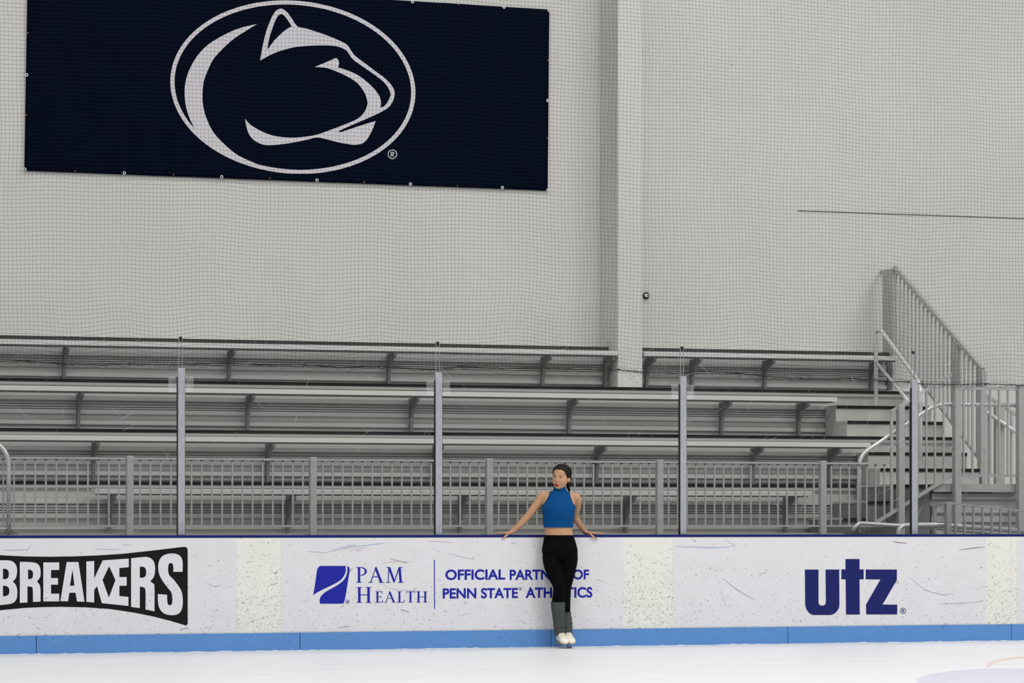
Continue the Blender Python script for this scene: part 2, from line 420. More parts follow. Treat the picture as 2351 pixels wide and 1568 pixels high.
wall = MB().box(XL, XR, WALL_Y, WALL_Y+.3, 0.0, 9.0).build('wall_back', M['wall']); tag(wall, kind='structure')
cxa, cxb = at(1418.5, 500, 5.42).x, at(1475.5, 500, 5.42).x
col_ = MB().box(cxa, cxb, 5.42, WALL_Y-.001, Zd[4]+.001, 9.0).build('column', M['column'], bevel=0.012); tag(col_, kind='structure')
a_, b_ = at(1832, 484, WALL_Y), at(2440, 505, WALL_Y)
sm = MB().bar((a_.x, WALL_Y-.002, a_.z), (b_.x, WALL_Y-.002, b_.z), 0.004, 0.012).build('trim_1', M['bracket']); tag(sm, kind='structure')
q = at(1482.5, 679, WALL_Y)
fit = thing('wall_fitting', (q.x, WALL_Y, q.z), 'small round black fitting with pale crescent on the white wall right of the column', 'wall fitting')
MB().tube([(q.x, WALL_Y-.001, q.z), (q.x, WALL_Y-.03, q.z)], .038, 24).build('rim', M['ink_black'], fit)
MB().prism_y([(q.x+.036*math.cos(t)*(.9), q.z+.020*math.sin(t)+.002) for t in [2*math.pi*k/20 for k in range(20)]], WALL_Y-.036, WALL_Y-.031).build('face_plate', M['washer'], fit)
MB().tube([(q.x+.014, WALL_Y-.037, q.z+.003), (q.x+.014, WALL_Y-.042, q.z+.003)], .008, 12).build('screw', M['ink_black'], fit)

# ================================================================ BANNER
BY = WALL_Y-0.03
bTL, bBL, bBR, bTR = at(63.5, -52, BY), at(56, 392, BY), at(1257.5, 438, BY), at(1261, 22, BY)
ban = thing('hanging_banner', (bBL.x, BY, bBL.z), 'huge navy blue banner with white animal head emblem hung on the white wall', 'banner')
def banner_mesh():
    nx, nz = 150, 60; vs = []; fs = []
    pulls = [(1712/1.8085, 7/1.8085), (2092/1.8085, 30/1.8085), (1261, 22), (57, 390), (286, 397), (509, 405), (728, 414), (942, 422), (1154, 431), (1257, 437)]
    P = [at(x, y, BY) for x, y in pulls]
    for j in range(nz+1):
        for i in range(nx+1):
            u, v = i/nx, j/nz
            p = (bBL*(1-u)+bBR*u)*(1-v)+(bTL*(1-u)+bTR*u)*v
            y = 0.0
            for k, g in enumerate(P):
                dx, dz = p.x-g.x, p.z-g.z; r = math.hypot(dx, dz)
                ang = math.atan2(dz, dx)
                if r > .02: y += .010*math.sin(ang*11+k)*math.exp(-r/.28)*min(1, r/.12)
            y += .0015*math.sin(p.x*2.1+p.z*1.4)
            vs.append((p.x, BY+y*.55, p.z))
    for j in range(nz):
        for i in range(nx): a = j*(nx+1)+i; fs.append((a, a+1, a+nx+2, a+nx+1))
    return MB().add(vs, fs)
bo = banner_mesh().build('cloth', M['navy_cloth'], ban, smooth=True)
so = bo.modifiers.new('thickness', 'SOLIDIFY'); so.thickness = 0.003; so.offset = 0
LY = BY-0.0055
K2 = 2218/580.0
def lion(pts, n=5, sharp=42): return trace(pts, 380, 0, K2, LY, n, sharp)
def ring(a, b, n=120): return [(1118+a*math.cos(t), 765+b*math.sin(t)+.0455*a*math.cos(t)) for t in [2*math.pi*k/n for k in range(n)]]
flat_shape('emblem', [trace(ring(1076, 760), 380, 0, K2, LY), trace(ring(1039, 724), 380, 0, K2, LY)], LY, M['logo_white'], ban, .002)
flat_shape('emblem', [lion([(803, 211), (700, 234), (600, 266), (480, 325), (370, 395), (280, 490), (215, 600), (180, 700), (167, 810), (175, 910), (200, 1010), (235, 1090), (267, 1145),
    (330, 1215), (450, 1320), (600, 1405), (760, 1462), (850, 1472), (800, 1440), (640, 1365), (520, 1270), (420, 1160), (360, 1040), (330, 930), (324, 830), (335, 720), (370, 620), (420, 520), (500, 430), (600, 340), (700, 275)])], LY-.0004, M['logo_white'], ban, .002)
flat_shape('emblem', [lion([(830, 532), (850, 420), (880, 290), (920, 180), (960, 105), (1000, 78), (1030, 80), (1070, 110), (1110, 165), (1160, 232), (1250, 255), (1400, 305), (1500, 345), (1565, 375), (1600, 400), (1640, 460), (1670, 495), (1750, 555), (1850, 630), (1930, 690), (1985, 750), (2008, 795), (2010, 840), (1995, 890), (1965, 935), (1930, 962), (1870, 995), (1760, 1045), (1650, 1092), (1560, 1132), (1518, 1153), (1530, 1162), (1600, 1140), (1720, 1100), (1845, 1062), (1820, 1130), (1790, 1190), (1760, 1235), (1720, 1262), (1660, 1272), (1600, 1265), (1500, 1245), (1400, 1220), (1330, 1207), (1250, 1225), (1100, 1255), (950, 1273), (860, 1270), (790, 1240), (740, 1190), (712, 1120), (698, 1042), (740, 1090), (800, 1130), (870, 1165), (950, 1192), (1050, 1206), (1150, 1207), (1250, 1197), (1330, 1182), (1450, 1140), (1600, 1082), (1690, 1040), (1745, 985), (1772, 920), (1768, 870), (1745, 810), (1690, 735), (1620, 685), (1530, 640), (1440, 605), (1370, 592), (1310, 587), (1400, 550), (1498, 508), (1518, 530), (1524, 560), (1514, 592), (1580, 612), (1680, 655), (1770, 720), (1840, 790), (1880, 850), (1892, 900), (1887, 945), (1920, 932), (1950, 895), (1973, 845), (1975, 820), (1955, 770), (1910, 715), (1840, 660), (1740, 590), (1650, 525), (1615, 480), (1590, 445), (1545, 420), (1490, 405), (1400, 399), (1280, 401), (1150, 412), (1030, 440), (930, 478)]),
    lion([(893, 438), (910, 340), (945, 230), (980, 150), (1010, 124), (1030, 128), (1065, 165), (1108, 232), (1060, 258), (1000, 310), (950, 362)])], LY, M['logo_white'], ban, .002)
def registered(parent, cx, cy, r, ox, oy, k, Y, mat):
    "the letter R in a circle"
    flat_shape('registered_mark', [trace(circle_pts(cx, cy, r), ox, oy, k, Y), trace(circle_pts(cx, cy, r*.82), ox, oy, k, Y)], Y, mat, parent)
    R = [(-.36, -.5), (.12, -.5), (.34, -.38), (.40, -.2), (.32, 0), (.14, .1), (.42, .52), (.18, .52), (-.06, .13), (-.16, .13), (-.16, .52), (-.36, .52)]
    H = [(-.16, -.32), (.08, -.32), (.2, -.2), (.08, -.05), (-.16, -.05)]
    flat_shape('registered_mark', [trace([(cx+a*r, cy+b*r) for a, b in R], ox, oy, k, Y), trace([(cx+a*r, cy+b*r) for a, b in H], ox, oy, k, Y)], Y, mat, parent)
registered(ban, 1992, 1354, 42, 380, 0, K2, LY, M['logo_white'])
g0 = None
for (x, y) in [(946.6, 3.9), (1156.7, 16.6), (1260, 23.8), (60.8, 172), (57, 388.7), (285.3, 397), (508.7, 405.9), (727.7, 413.6), (942.2, 422.5), (1153.5, 430.7), (1257.4, 436.3), (1257.4, 230.6)]:
    w = at(x, y, BY-.012)
    if g0 is None:
        mb = MB(); n = 20; vs = []
        for (r, dy) in ((.019, 0), (.018, -.006), (.009, -.006), (.009, 0)): vs += [(w.x+r*math.cos(2*math.pi*k/n), w.y+dy, w.z+r*math.sin(2*math.pi*k/n)) for k in range(n)]
        mb.add(vs, [(j*n+k, j*n+(k+1) % n, (j+1)*n+(k+1) % n, (j+1)*n+k) for j in range(3) for k in range(n)])
        g0 = mb.build('grommet', M['washer'], ban); g0w = w
    else: clone(g0, off=w-g0w)
e0 = None
for (x, y) in [(1052, 10), (1258, 139), (1257, 318), (172, 393), (398, 401), (619, 409), (836, 418), (1050, 426.5), (64, 76), (60, 264)]:
    w = at(x, y, BY-.008)
    if e0 is None: e0 = MB().tube([w, w+Vector((0, -.006, 0))], .009, 12).build('eyelet', M['brass'], ban); e0w = w
    else: clone(e0, off=w-e0w)

# ================================================================ BLEACHER TIERS
def riser_profile(y, z0, z1):
    h = z1-z0
    pf = [(0, .0), (-.03, .0)]
    pf = [(.05, 0), (.05, .05), (.0, .085), (.0, .165), (.05, .175), (.05, .275), (.0, .30), (.0, .385), (.055, .39), (.055, .402), (.012, .404), (.012, .43), (.05, .434), (.05, .446), (.008, .45), (.008, .475), (.05, .48), (.05, .50), (.02, .505), (.02, .53), (.05, .54), (.05, .555), (.0, .575), (.0, .66), (.045, .69), (.05, .83), (.0, .875), (.0, 1.0)]
    return [(y+a, z0+b*h) for a, b in pf]+[(y+.085, z1), (y+.085, z0)]
tier_labels = {1: 'lowest ribbed aluminium bleacher tier, just behind the picket guardrail', 2: 'second ribbed aluminium bleacher tier from the bottom',
               3: 'third ribbed aluminium bleacher tier, below the top one', 4: 'top ribbed aluminium bleacher tier, broken by the white column'}
for i in range(1, 5):
    xa, xb = XL+.3, 9.70
    y0 = Yr(i); z0, z1 = Zd[i], Zd[i+1]
    t = thing('bleacher_tier', (3.3, y0, z0), tier_labels[i], 'bleacher tier', 'bleacher tiers')
    spans = [(xa, xb)] if i < 4 else [(xa, cxa-.006), (cxb+.006, xb)]
    for (p, q) in spans:
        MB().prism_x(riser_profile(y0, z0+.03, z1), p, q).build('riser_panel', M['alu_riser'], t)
        e = xb if (i < 4 or q > 8) else q
        if i == 4 and q > 8: e = at(2040, 815, y0).x
        MB().box(p, e-.001, y0-.012, y0, z1-.034, z1-.001).build('nosing_strip' if i < 4 else 'edge_strip', M['black'] if i < 4 else M['darkbar'], t)
    yb = (Yr(i+1)-.0 if i < 4 else WALL_Y-.002)
    for (p, q) in spans:
        MB().box(p, q, y0+.0005, yb-.012 if i < 4 else yb, z1-.03, z1).build('deck_plank', M['alu'], t)
    MB().box(9.675, 9.698, y0+.09, yb-.02, .002, z1-.031).build('end_panel', M['alu_riser'], t)
    if i == 1:
        MB().box(xa, 7.47, 2.08, y0+.049, z0, z0+.029).build('deck_plank', M['alu'], t)
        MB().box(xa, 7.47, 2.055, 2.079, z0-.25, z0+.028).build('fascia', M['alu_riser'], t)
        MB().box(xa, 7.47, 2.08, y0+.07, 0.001, z0-.001).build('understructure', M['bracket'], t)
for i in range(2, 5):   # closed dark space below each deck so that the tiers stand on the floor
    pass

# ---------------------------------------------------------------- benches
def bracket_mesh(y, zs, zd):
    "gusset bracket: leg against the riser curving out under the seat"
    pr = [(y-.005, zs), (y-.335, zs), (y-.335, zs-.035), (y-.20, zs-.07), (y-.12, zs-.13), (y-.075, zs-.21), (y-.065, zs-.28), (y-.065, zd+.0), (y-.005, zd+.0)]
    return pr
bench_spec = [(1, -0.335, 7.36, [-.135, 1.695, 3.525, 5.355, 7.185], 'lowest aluminium bench plank, short at both ends, seen through the guardrail pickets'),
              (2, XL+.4, 8.466, [-1.965, -.135, 1.695, 3.525, 5.355, 7.185, at(1905, 1030, 3.85).x], 'aluminium bench plank on the second tier, level with the top of the guardrail'),
              (3, XL+.4, 8.477, [-1.965, -.135, 1.695, 3.525, 5.355, 7.185, at(1833, 930, 4.77).x], 'aluminium bench plank on the third tier ending left of the aisle steps'),
              (4, XL+.4, cxa-.02, [-1.965, -.135, 1.695, 3.525, 5.355, at(1389, 820, 5.68).x], 'topmost aluminium bench plank left of the white column'),
              (4, cxb+.01, 9.69, [at(1484, 830, 5.68).x, at(1588, 830, 5.68).x, at(1755, 830, 5.68).x, at(2000, 830, 5.68).x], 'topmost aluminium bench plank right of the white column')]
for (i, x0, x1, brs, lab) in bench_spec:
    y = Yr(i)-.012; zt = {1: 1.509, 2: 2.058, 3: 2.600, 4: 3.135}[i]; zd = Zd[i]+.001
    t = thing('bench', ((x0+x1)/2, y-.2, zd), lab, 'bench', 'bleacher benches')
    MB().box(x0, x1, y-.36, y-.10, zt-.05, zt).build('seat_plank', M['alu'], t, bevel=.004)
    MB().box(x0+.04, x1-.04, y-.33, y-.14, zt-.062, zt-.0505).build('seat_rib', M['bracket'], t)
    b0 = None
    for bx in brs:
        if b0 is None: b0 = MB().prism_x(bracket_mesh(y, zt-.063, zd), bx-.016, bx+.016).build('bracket', M['bracket'], t); bx0 = bx
        else: clone(b0, off=(bx-bx0, 0, 0))

# ---------------------------------------------------------------- aisle steps
def aisle_step(lab, x0, x1, yf, yb, z0, z1):
    t = thing('aisle_step', ((x0+x1)/2, yf, z0), lab, 'step', 'aisle steps up the right end of the bleachers')
    MB().box(x0, x1, yf+.006, yb, z0, z1-.03).build('step_body', M['alu_step'], t)
    MB().box(x0-.004, x1, yf, yb, z1-.029, z1).build('tread', M['alu_step'], t, bevel=.003)
    MB().box(x0+.002, x1-.002, yf-.011, yf-.0005, z1-.036, z1-.0005).build('nosing_strip', M['black'], t)
aisle_step('upper aisle step on the third tier, fourth from the bottom', 8.49, 9.69, Yr(3)-.305, Yr(3)-.013, Zd[3]+.001, 2.512)
aisle_step('wide aisle step on the third tier beside the end of its bench', 8.49, 9.69, Yr(3)-.610, Yr(3)-.306, Zd[3]+.001, 2.327)
aisle_step('upper aisle step on the second tier, behind the tall front guard post', 8.47, 9.68, Yr(2)-.305, Yr(2)-.013, Zd[2]+.001, 1.959)
aisle_step('lowest aisle step, on the second tier just above the landing', 8.47, 9.68, Yr(2)-.610, Yr(2)-.306, Zd[2]+.001, 1.774)

# ---------------------------------------------------------------- landing and access steps
land = thing('landing_platform', (10.2, 2.2, 0), 'grey metal landing platform with ribbed skirt at the right end of the stands', 'platform')
MB().box(8.49, XR-.3, 2.04, 2.985, 1.555, 1.588).box(9.74, XR-.3, 2.985, WALL_Y-.01, 1.555, 1.588).build('deck_plank', M['alu'], land)
MB().box(8.49, XR-.3, 2.02, 2.039, 1.50, 1.588).build('fascia', M['galv'], land)
def skirt():
    pf = []; z = 1.485; y = 2.12
    for k in range(5):
        pf += [(y, z), (y, z-.06), (y+.05, z-.075), (y+.05, z-.12), (y-.04, z-.155), (y-.04, z-.205), (y+.0, z-.235)]
        z -= .243
    z_end = max(z, .002)
    return [(y+.09, 1.485)]+[(a, max(b, .002)) for a, b in pf]+[(y+.09, .002)]
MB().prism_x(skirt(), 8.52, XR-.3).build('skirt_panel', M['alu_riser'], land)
acc = thing('access_steps', (8.0, 2.3, 0), 'short flight of dark sided steps rising to the right up to the landing', 'steps')
M['dark_side'] = plain('dark_step_side', S(112, 112, 109), 0.6, .1, .08, 10)
for (x0, z) in ((7.475, 1.228), (7.75, 1.405), (8.03, 1.580)):
    xe = 8.488
    zz = z
    MB().box(x0, xe if z > 1.5 else x0+.279, 2.10, 2.95, .002, zz-.026).build('step_body', M['dark_side'], acc)
    MB().box(x0-.01, xe if z > 1.5 else x0+.268, 2.085, 2.95, zz-.025, zz).build('tread', M['alu_step'], acc)
    MB().box(x0-.005, (xe-.002) if z > 1.5 else x0+.262, 2.075, 2.0845, zz-.034, zz-.002).build('nosing_strip', M['black'], acc)

# ================================================================ GUARDRAILS
GY = 2.0
gX = [at(x, 1055, GY).x for x in (297.5, 718, 1122.5, 1513.5, 1888)]
gstep = (gX[-1]-gX[0])/4
sections = [(gX[0]-gstep, gX[0], 'grey picket guardrail section at the left edge, left of the first square post'),
            (gX[0], gX[1], 'grey picket guardrail section crossed by the leftmost full glass post'),
            (gX[1], gX[2], 'grey picket guardrail section left of the skater, crossed by the glass post beside her hand'),
            (gX[2], gX[3], 'grey picket guardrail section directly behind the skater'),
            (gX[3], gX[4], 'grey picket guardrail section right of the skater, crossed by a glass post'),
            (gX[4], at(2042, 1060, GY).x, 'short grey picket guardrail section ending at the access steps')]
pk = None; ps = None
def dark_cap(o, x):
    "dark plastic collar where the picket meets the top rail"
    L = base_of(o.parent); bm = bmesh.new(); bm.from_mesh(o.data); n0 = len(bm.faces)
    r = bmesh.ops.create_cube(bm, size=1.0); bmesh.ops.scale(bm, vec=(.021, .021, .009), verts=r['verts']); bmesh.ops.translate(bm, vec=(x-L.x, GY-L.y, 1.7785-L.z), verts=r['verts'])
    bm.faces.ensure_lookup_table()
    for f in bm.faces[n0:]: f.material_index = 1
    bm.to_mesh(o.data); bm.free(); o.data.materials.append(M['gasket'])
for n_, (xa, xb, lab) in enumerate(sections):
    t = thing('guardrail', (xb, GY, Zd[1]+.03), lab, 'guardrail', 'picket guardrail sections along the front of the stands')
    last = n_ == 5
    rx0, rx1 = xa+(.034 if n_ else -.2), xb-(.034 if not last else 0)
    MB().box(rx0, rx1, GY-.02, GY+.02, 1.784, 1.806).build('top_rail', M['galv'], t)
    MB().box(rx0, rx1, GY-.016, GY+.016, 1.130, 1.150).build('bottom_rail', M['galv'], t)
    k = 1; p0 = None
    npick = 17 if not last else 7
    for k in range(1, npick+1):
        x = xa+k*gstep/18
        if pk is None: pk = MB().box(x-.0078, x+.0078, GY-.0078, GY+.0078, 1.1505, 1.7835).build('picket', M['galv'], t); dark_cap(pk, x); pkx = x; pkt = t.location.x
        else:
            c = clone(pk, parent=t); c.location = (x-pkx-(t.location.x-pkt), 0, 0)
    if not last:
        if ps is None: ps = MB().box(xb-.033, xb+.033, GY-.04, GY+.03, .80, 1.822).build('post', M['galv'], t, bevel=.004); pst = t.location.x; psx = xb
        else:
            c = clone(ps, parent=t); c.location = (xb-psx-(t.location.x-pst), 0, 0)

# guard beside the access steps (rises to the right) and along the landing
g = thing('stair_guard', (8.4, 1.98, 1.1), 'tall grey picket stair guard sloping up to the right beside the access steps', 'guardrail')
sy = 1.97
xp1, xp2 = at(2066, 1000, sy).x, at(2195, 1000, sy).x
def zb(x): return 1.195+(x-7.835)*.57
def zt_(x): return 2.335+(x-7.96)*.57
xl = at(2047, 1000, sy).x
MB().bar((7.80, sy, zb(7.80)), (xp2-.06, sy, zb(xp2-.06)), .03, .034).build('bottom_rail', M['galv'], g)
MB().bar((xl-.01, sy, zt_(xl-.01)), (xp2-.06, sy, zt_(xp2-.06)), .03, .03).build('top_rail', M['galv'], g)
for px_ in (2047, 2090, 2106.5, 2127, 2146.5, 2166.5):
    x = at(px_, 1000, sy).x; w = .009 if px_ != 2047 else .014
    MB().box(x-w, x+w, sy-.01, sy+.01, zb(x)+.016, zt_(x)-.013).build('picket', M['galv'], g)
MB().box(xp1-.034, xp1+.034, sy-.055, sy+.025, .9, 2.41).build('post', M['galv'], g, bevel=.004)
g2 = thing('landing_guard', (9.2, 1.98, 1.1), 'tall grey picket guard along the landing front at the right edge', 'guardrail')
xp3 = at(2341, 1000, sy).x
for xq in (xp2, xp3): MB().box(xq-.036, xq+.036, sy-.06, sy+.025, 1.08, 2.64).build('post', M['galv'], g2, bevel=.004)
for (x0, x1) in ((xp2+.037, xp3-.037), (xp3+.037, xp3+1.3)):
    MB().box(x0, x1, sy-.012, sy+.012, 1.66, 1.688).build('bottom_rail', M['galv'], g2)
    MB().box(x0, x1, sy-.015, sy+.015, 2.585, 2.62).build('top_rail', M['galv'], g2)
    x = x0+.052; p0 = None
    while x < x1-.03:
        if p0 is None: p0 = MB().box(x-.010, x+.010, sy-.01, sy+.01, 1.6885, 2.5845).build('picket', M['galv'], g2); p0x = x
        else: clone(p0, off=(x-p0x, 0, 0))
        x += (xp3-xp2)/7.2
# pipe handrails
hr = thing('pipe_handrail', (7.6, 2.06, 1.06), 'round pipe handrail bending up along the access steps then level over the landing', 'handrail')
hy = 2.05
pts = [at(1973, 1222, hy), at(1973, 1046, hy), at(2150, 928, hy), at(2425, 932, hy)]
MB().tube(bend(pts, .12, 7), .021, 14).build('pipe', M['pipe'], hr, smooth=True)
for px_ in (2182, 2330):
    w = at(px_, 930, hy); MB().tube([w, w+Vector((.03, -.01, -.05)), w+Vector((.035, -.045, -.055))], .009, 8).build('bracket', M['galv'], hr)
w = at(2058, 995, hy); MB().tube([w, w+Vector((.0, -.03, -.05)), w+Vector((.02, -.045, -.055))], .009, 8).build('bracket', M['galv'], hr)
hl = thing('pipe_handrail', (-1.275, 2.0, 1.06), 'round pipe handrail curving out of view at the left edge, on a square foot', 'handrail')
hy2 = 1.93
MB().tube(bend([at(20, 1228, hy2), at(20, 1040, hy2), at(-60, 975, hy2)], .12, 7), .022, 14).build('pipe', M['pipe'], hl, smooth=True)
f0 = at(20, 1224, hy2); MB().box(f0.x-.075, f0.x+.075, hy2-.05, hy2+.05, Zd[1]+.03, Zd[1]+.045).box(f0.x-.035, f0.x+.035, hy2-.03, hy2+.03, Zd[1]+.045, Zd[1]+.075).build('foot', M['bracket'], hl)
ha = thing('pipe_handrail', (9.04, 4.56, 2.51), 'round two-rail pipe handrail descending beside the aisle steps', 'handrail')
A0, A1 = Vector((9.04, 4.62, 2.513)), Vector((9.02, 3.42, 1.775))
MB().tube(bend([A0, Vector((9.04, 4.62, 3.375)), Vector((9.04, 4.50, 3.385)), Vector((9.02, 3.42, 2.715)), A1], .13, 6), .024, 14).build('pipe', M['pipe'], ha, smooth=True)
MB().tube([Vector((9.04, 4.62, 3.02)), Vector((9.02, 3.42, 2.36))], .019, 12).build('mid_rail', M['pipe'], ha, smooth=True)
for A in (A0, A1): MB().tube([A, A+Vector((0, 0, .10))], .031, 14).build('foot', M['galv'], ha)

# guard down the right end of the stands, running away from the camera
ge = thing('end_guard', (9.75, 4.5, 1.6), 'tall grey picket guard stepping down the right end of the bleachers from the wall', 'guardrail')
gx = 9.745
def zte(y): return 2.895+(y-3.37)*(4.185-2.895)/(5.56-3.37)
def zbe(y): return 1.854+(y-3.37)*(2.655-1.854)/(4.64-3.37)
MB().bar((gx, 3.34, zte(3.34)), (gx, 5.60, zte(5.60)), .045, .05).bar((gx, 5.57, 4.185), (gx, 5.985, 4.185), .04, .024).build('top_rail', M['galv'], ge)
MB().bar((gx, 3.37, zbe(3.37)), (gx, 5.60, zbe(5.60)), .03, .03).build('bottom_rail', M['galv'], ge)
MB().box(gx-.02, gx+.02, 5.63, 5.90, 2.75, 4.172).build('post', M['galv'], ge)
for yp, z0, z1 in ((3.99, 1.93, 3.235), (3.37, 1.60, 2.875)):
    MB().box(gx-.025, gx+.035, yp-.06, yp+.06, z0, z1).build('post', M['galv'], ge, bevel=.004)
y = 3.48
while y < 5.60:
    if abs(y-3.99) > .075: MB().box(gx-.009, gx+.009, y-.011, y+.011, zbe(y)+.018, zte(y)-.028).build('picket', M['galv'], ge)
    y += .104

# second stair going down to the right beyond the landing
gb = thing('ramp_guard', (10.3, 4.0, 1.6), 'grey stair rail descending to the right beyond the landing, by the wall', 'guardrail')
by = 4.0
p, q = at(2256, 902, by), at(2440, 1022, by)
MB().bar(p, q, .03, .035).build('top_rail', M['galv'], gb)
xq = at(2294, 1000, by).x; MB().box(xq-.055, xq+.055, by-.03, by+.03, 1.60, 2.545).build('post', M['galv'], gb)
for px_ in (2270, 2322, 2346):
    x = at(px_, 1000, by).x; zt = p.z+(x-p.x)*(q.z-p.z)/(q.x-p.x)
    MB().box(x-.011, x+.011, by-.01, by+.01, 1.60, zt-.018).build('picket', M['galv'], gb)
hb = thing('pipe_handrail', (10.2, 3.93, 1.6), 'round pipe handrail descending to the right behind the landing guard', 'handrail')
MB().tube([at(2253, 961, 3.93), at(2265, 945, 3.93)], .026, 14).build('return_bend', M['pipe'], hb, smooth=True)
MB().tube(bend([at(2265, 946, 3.93), at(2351, 1004, 3.93), at(2440, 1062, 3.93)], .05), .024, 14).build('pipe', M['pipe'], hb, smooth=True)
w = at(2305, 973, 3.93); MB().tube([w, w+Vector((0, .02, -.07)), w+Vector((-.04, .045, -.09))], .012, 8).build('bracket', M['galv'], hb)

# low ramp guard and pipes in front at the lower right
lg = thing('ramp_guard', (8.1, 1.0, 0.6), 'low grey picket guard sloping down to the right, just above the navy board cap', 'guardrail')
ly = 1.0
p, q = at(2168, 1154, ly), at(2440, 1183, ly)
MB().bar(p, q, .03, .022).bar(at(2146, 1159, ly+.12), at(2166, 1155, ly), .03, .02).build('top_rail', M['galv'], lg)
xq = at(2175.5, 1200, ly).x; MB().box(xq-.026, xq+.026, ly-.04, ly+.03, .4, p.z+.006).build('post', M['galv'], lg, bevel=.004)
xq = at(2146, 1200, ly+.12).x; MB().box(xq-.014, xq+.014, ly+.10, ly+.14, .4, at(2146, 1159, ly+.12).z-.011).build('post', M['galv'], lg)
for px_ in (2193.5, 2214.5, 2235, 2256, 2277, 2297, 2318, 2339, 2360, 2381, 2402, 2423):
    x = at(px_, 1200, ly).x; zt = p.z+(x-p.x)*(q.z-p.z)/(q.x-p.x)
    MB().box(x-.0105, x+.0105, ly-.01, ly+.01, .5, zt-.011).build('picket', M['galv'], lg)
lp = thing('pipe_handrail', (7.6, 1.1, 0.6), 'bright pipe handrail with rounded corner running right just above the board cap', 'handrail')
yq = 1.1
MB().tube(bend([at(2063, 1300, yq), at(2063, 1206, yq), at(2150, 1205, yq), at(2440, 1226, yq)], .10, 7), .026, 14).build('pipe', M['pipe'], lp, smooth=True)
lp2 = thing('pipe_handrail', (7.2, 1.25, 0.6), 'dull pipe handrail dipping to the right behind the bright low pipe', 'handrail')
yq = 1.25
MB().tube(bend([at(1958, 1218, yq), at(1971, 1201, yq), at(2160, 1213, yq), at(2440, 1240, yq)], .06, 6), .021, 14).build('pipe', M['pipe'], lp2, smooth=True)

# ================================================================ RINK BOARDS
seam_px = [83, 688, 1264.5, 1807.5, 2321]
sx = [at(x, 1470, 0).x for x in seam_px]
stp = (sx[-1]-sx[0])/4
edges = [sx[0]-stp]+sx+[sx[-1]+stp]
blabels = ['rink board at the left edge under the start of the black banner lettering', 'rink board under the black lettering panel, left of the skater',
           'rink board under the blue health advert, ending at the skater', 'rink board right of the skater with the start of the snack advert',
           'rink board under the navy snack brand lettering', 'rink board at the far right edge']
for i in range(6):
    xa, xb = edges[i], edges[i+1]
    t = thing('rink_board', ((xa+xb)/2, 0.06, 0), blabels[i], 'rink board', 'rink boards along the ice')
    MB().box(xa+.0008, xb-.0008, 0.0, .11, .166, 1.036).build('face_panel', M['board'], t)
    MB().box(xa+.003, xb-.003, -.012, .11, .0, .1655).build('kick_plate', M['kick'], t)
    MB().box(xa+.001, xb-.001, -.006, .15, 1.0365, CAPZ).build('cap_rail', M['cap'], t, bevel=.003)
    for k in range(8):
        sxx = xa+.15+k*(xb-xa-.3)/7; MB().tube([(sxx, -.0121, .145), (sxx, -.0135, .145)], .006, 8).build('screw', M['bracket'], t)

# ---------------------------------------------------------------- adverts (vinyl sheets on the boards)
def advert(x0, x1, label):
    a = at(x0, 1400, 0).x; b = at(x1, 1400, 0).x
    t = thing('advert_sheet', ((a+b)/2, -.002, .17), label, 'advert')
    MB().box(a, b, -.0022, -.0002, .174, 1.028).build('vinyl', M['vinyl'], t)
    return t
TY = -0.0036
ad1 = advert(-180, 543.5, 'white advert sheet with a flared black shape and big white capital lettering')
kb = 2351/660.0
def br(p, n=0, sharp=50): return trace(p, 0, 1210, kb, TY, n, sharp)
flat_shape('backdrop_shape', [br([(-420, 205), (-150, 222), (0, 230), (200, 240), (400, 243), (600, 240), (800, 232), (1000, 219), (1250, 192), (1500, 162), (1520, 163), (1532, 175), (1535, 190), (1535, 785), (1532, 797), (1522, 804), (1510, 802), (1400, 768), (1250, 730), (1100, 700), (900, 670), (700, 656), (500, 652), (350, 654), (200, 661), (0, 680), (-150, 700), (-420, 745)])], TY, M['ink_black'], ad1)
T2 = TY-.0012
letters = [
 ([(-50, 273), (70, 273), (115, 290), (137, 330), (139, 370), (130, 415), (105, 446), (130, 475), (141, 520), (139, 570), (125, 605), (95, 625), (40, 634), (-50, 642)], [[(24, 341), (50, 343), (68, 358), (72, 385), (68, 410), (50, 425), (24, 426)], [(24, 480), (50, 482), (70, 495), (76, 520), (72, 548), (52, 563), (24, 566)]]),
 ([(162, 284), (250, 287), (300, 297), (325, 325), (332, 370), (327, 410), (302, 447), (322, 470), (331, 510), (331, 610), (270, 612), (268, 512), (258, 490), (224, 485), (224, 617), (162, 620)], [[(229, 347), (250, 350), (265, 362), (270, 385), (266, 412), (250, 424), (229, 427)]]),
 ([(354, 289), (484, 289), (484, 351), (417, 351), (417, 417), (474, 417), (474, 471), (417, 471), (417, 545), (484, 545), (484, 608), (354, 608)], []),
 ([(545, 286), (641, 286), (691, 611), (630, 609), (617, 537), (567, 537), (556, 607), (494, 606)], [[(592, 346), (609, 480), (572, 480)]]),
 ([(706, 281), (770, 278), (770, 420), (840, 272), (1053, 258), (1053, 328), (976, 335), (976, 409), (1036, 409), (1036, 480), (976, 480), (976, 564), (1050, 571), (1050, 645), (832, 622), (793, 482), (770, 515), (769, 617), (706, 611)], [[(892, 320), (944, 433), (890, 577), (838, 433)]]),
 ([(1072, 255), (1150, 247), (1205, 245), (1245, 265), (1265, 305), (1268, 350), (1262, 395), (1248, 422), (1228, 444), (1250, 460), (1263, 490), (1263, 689), (1190, 674), (1190, 525), (1178, 495), (1143, 487), (1143, 663), (1072, 653)], [[(1143, 325), (1170, 325), (1190, 340), (1195, 370), (1190, 400), (1170, 414), (1143, 414)]]),
]
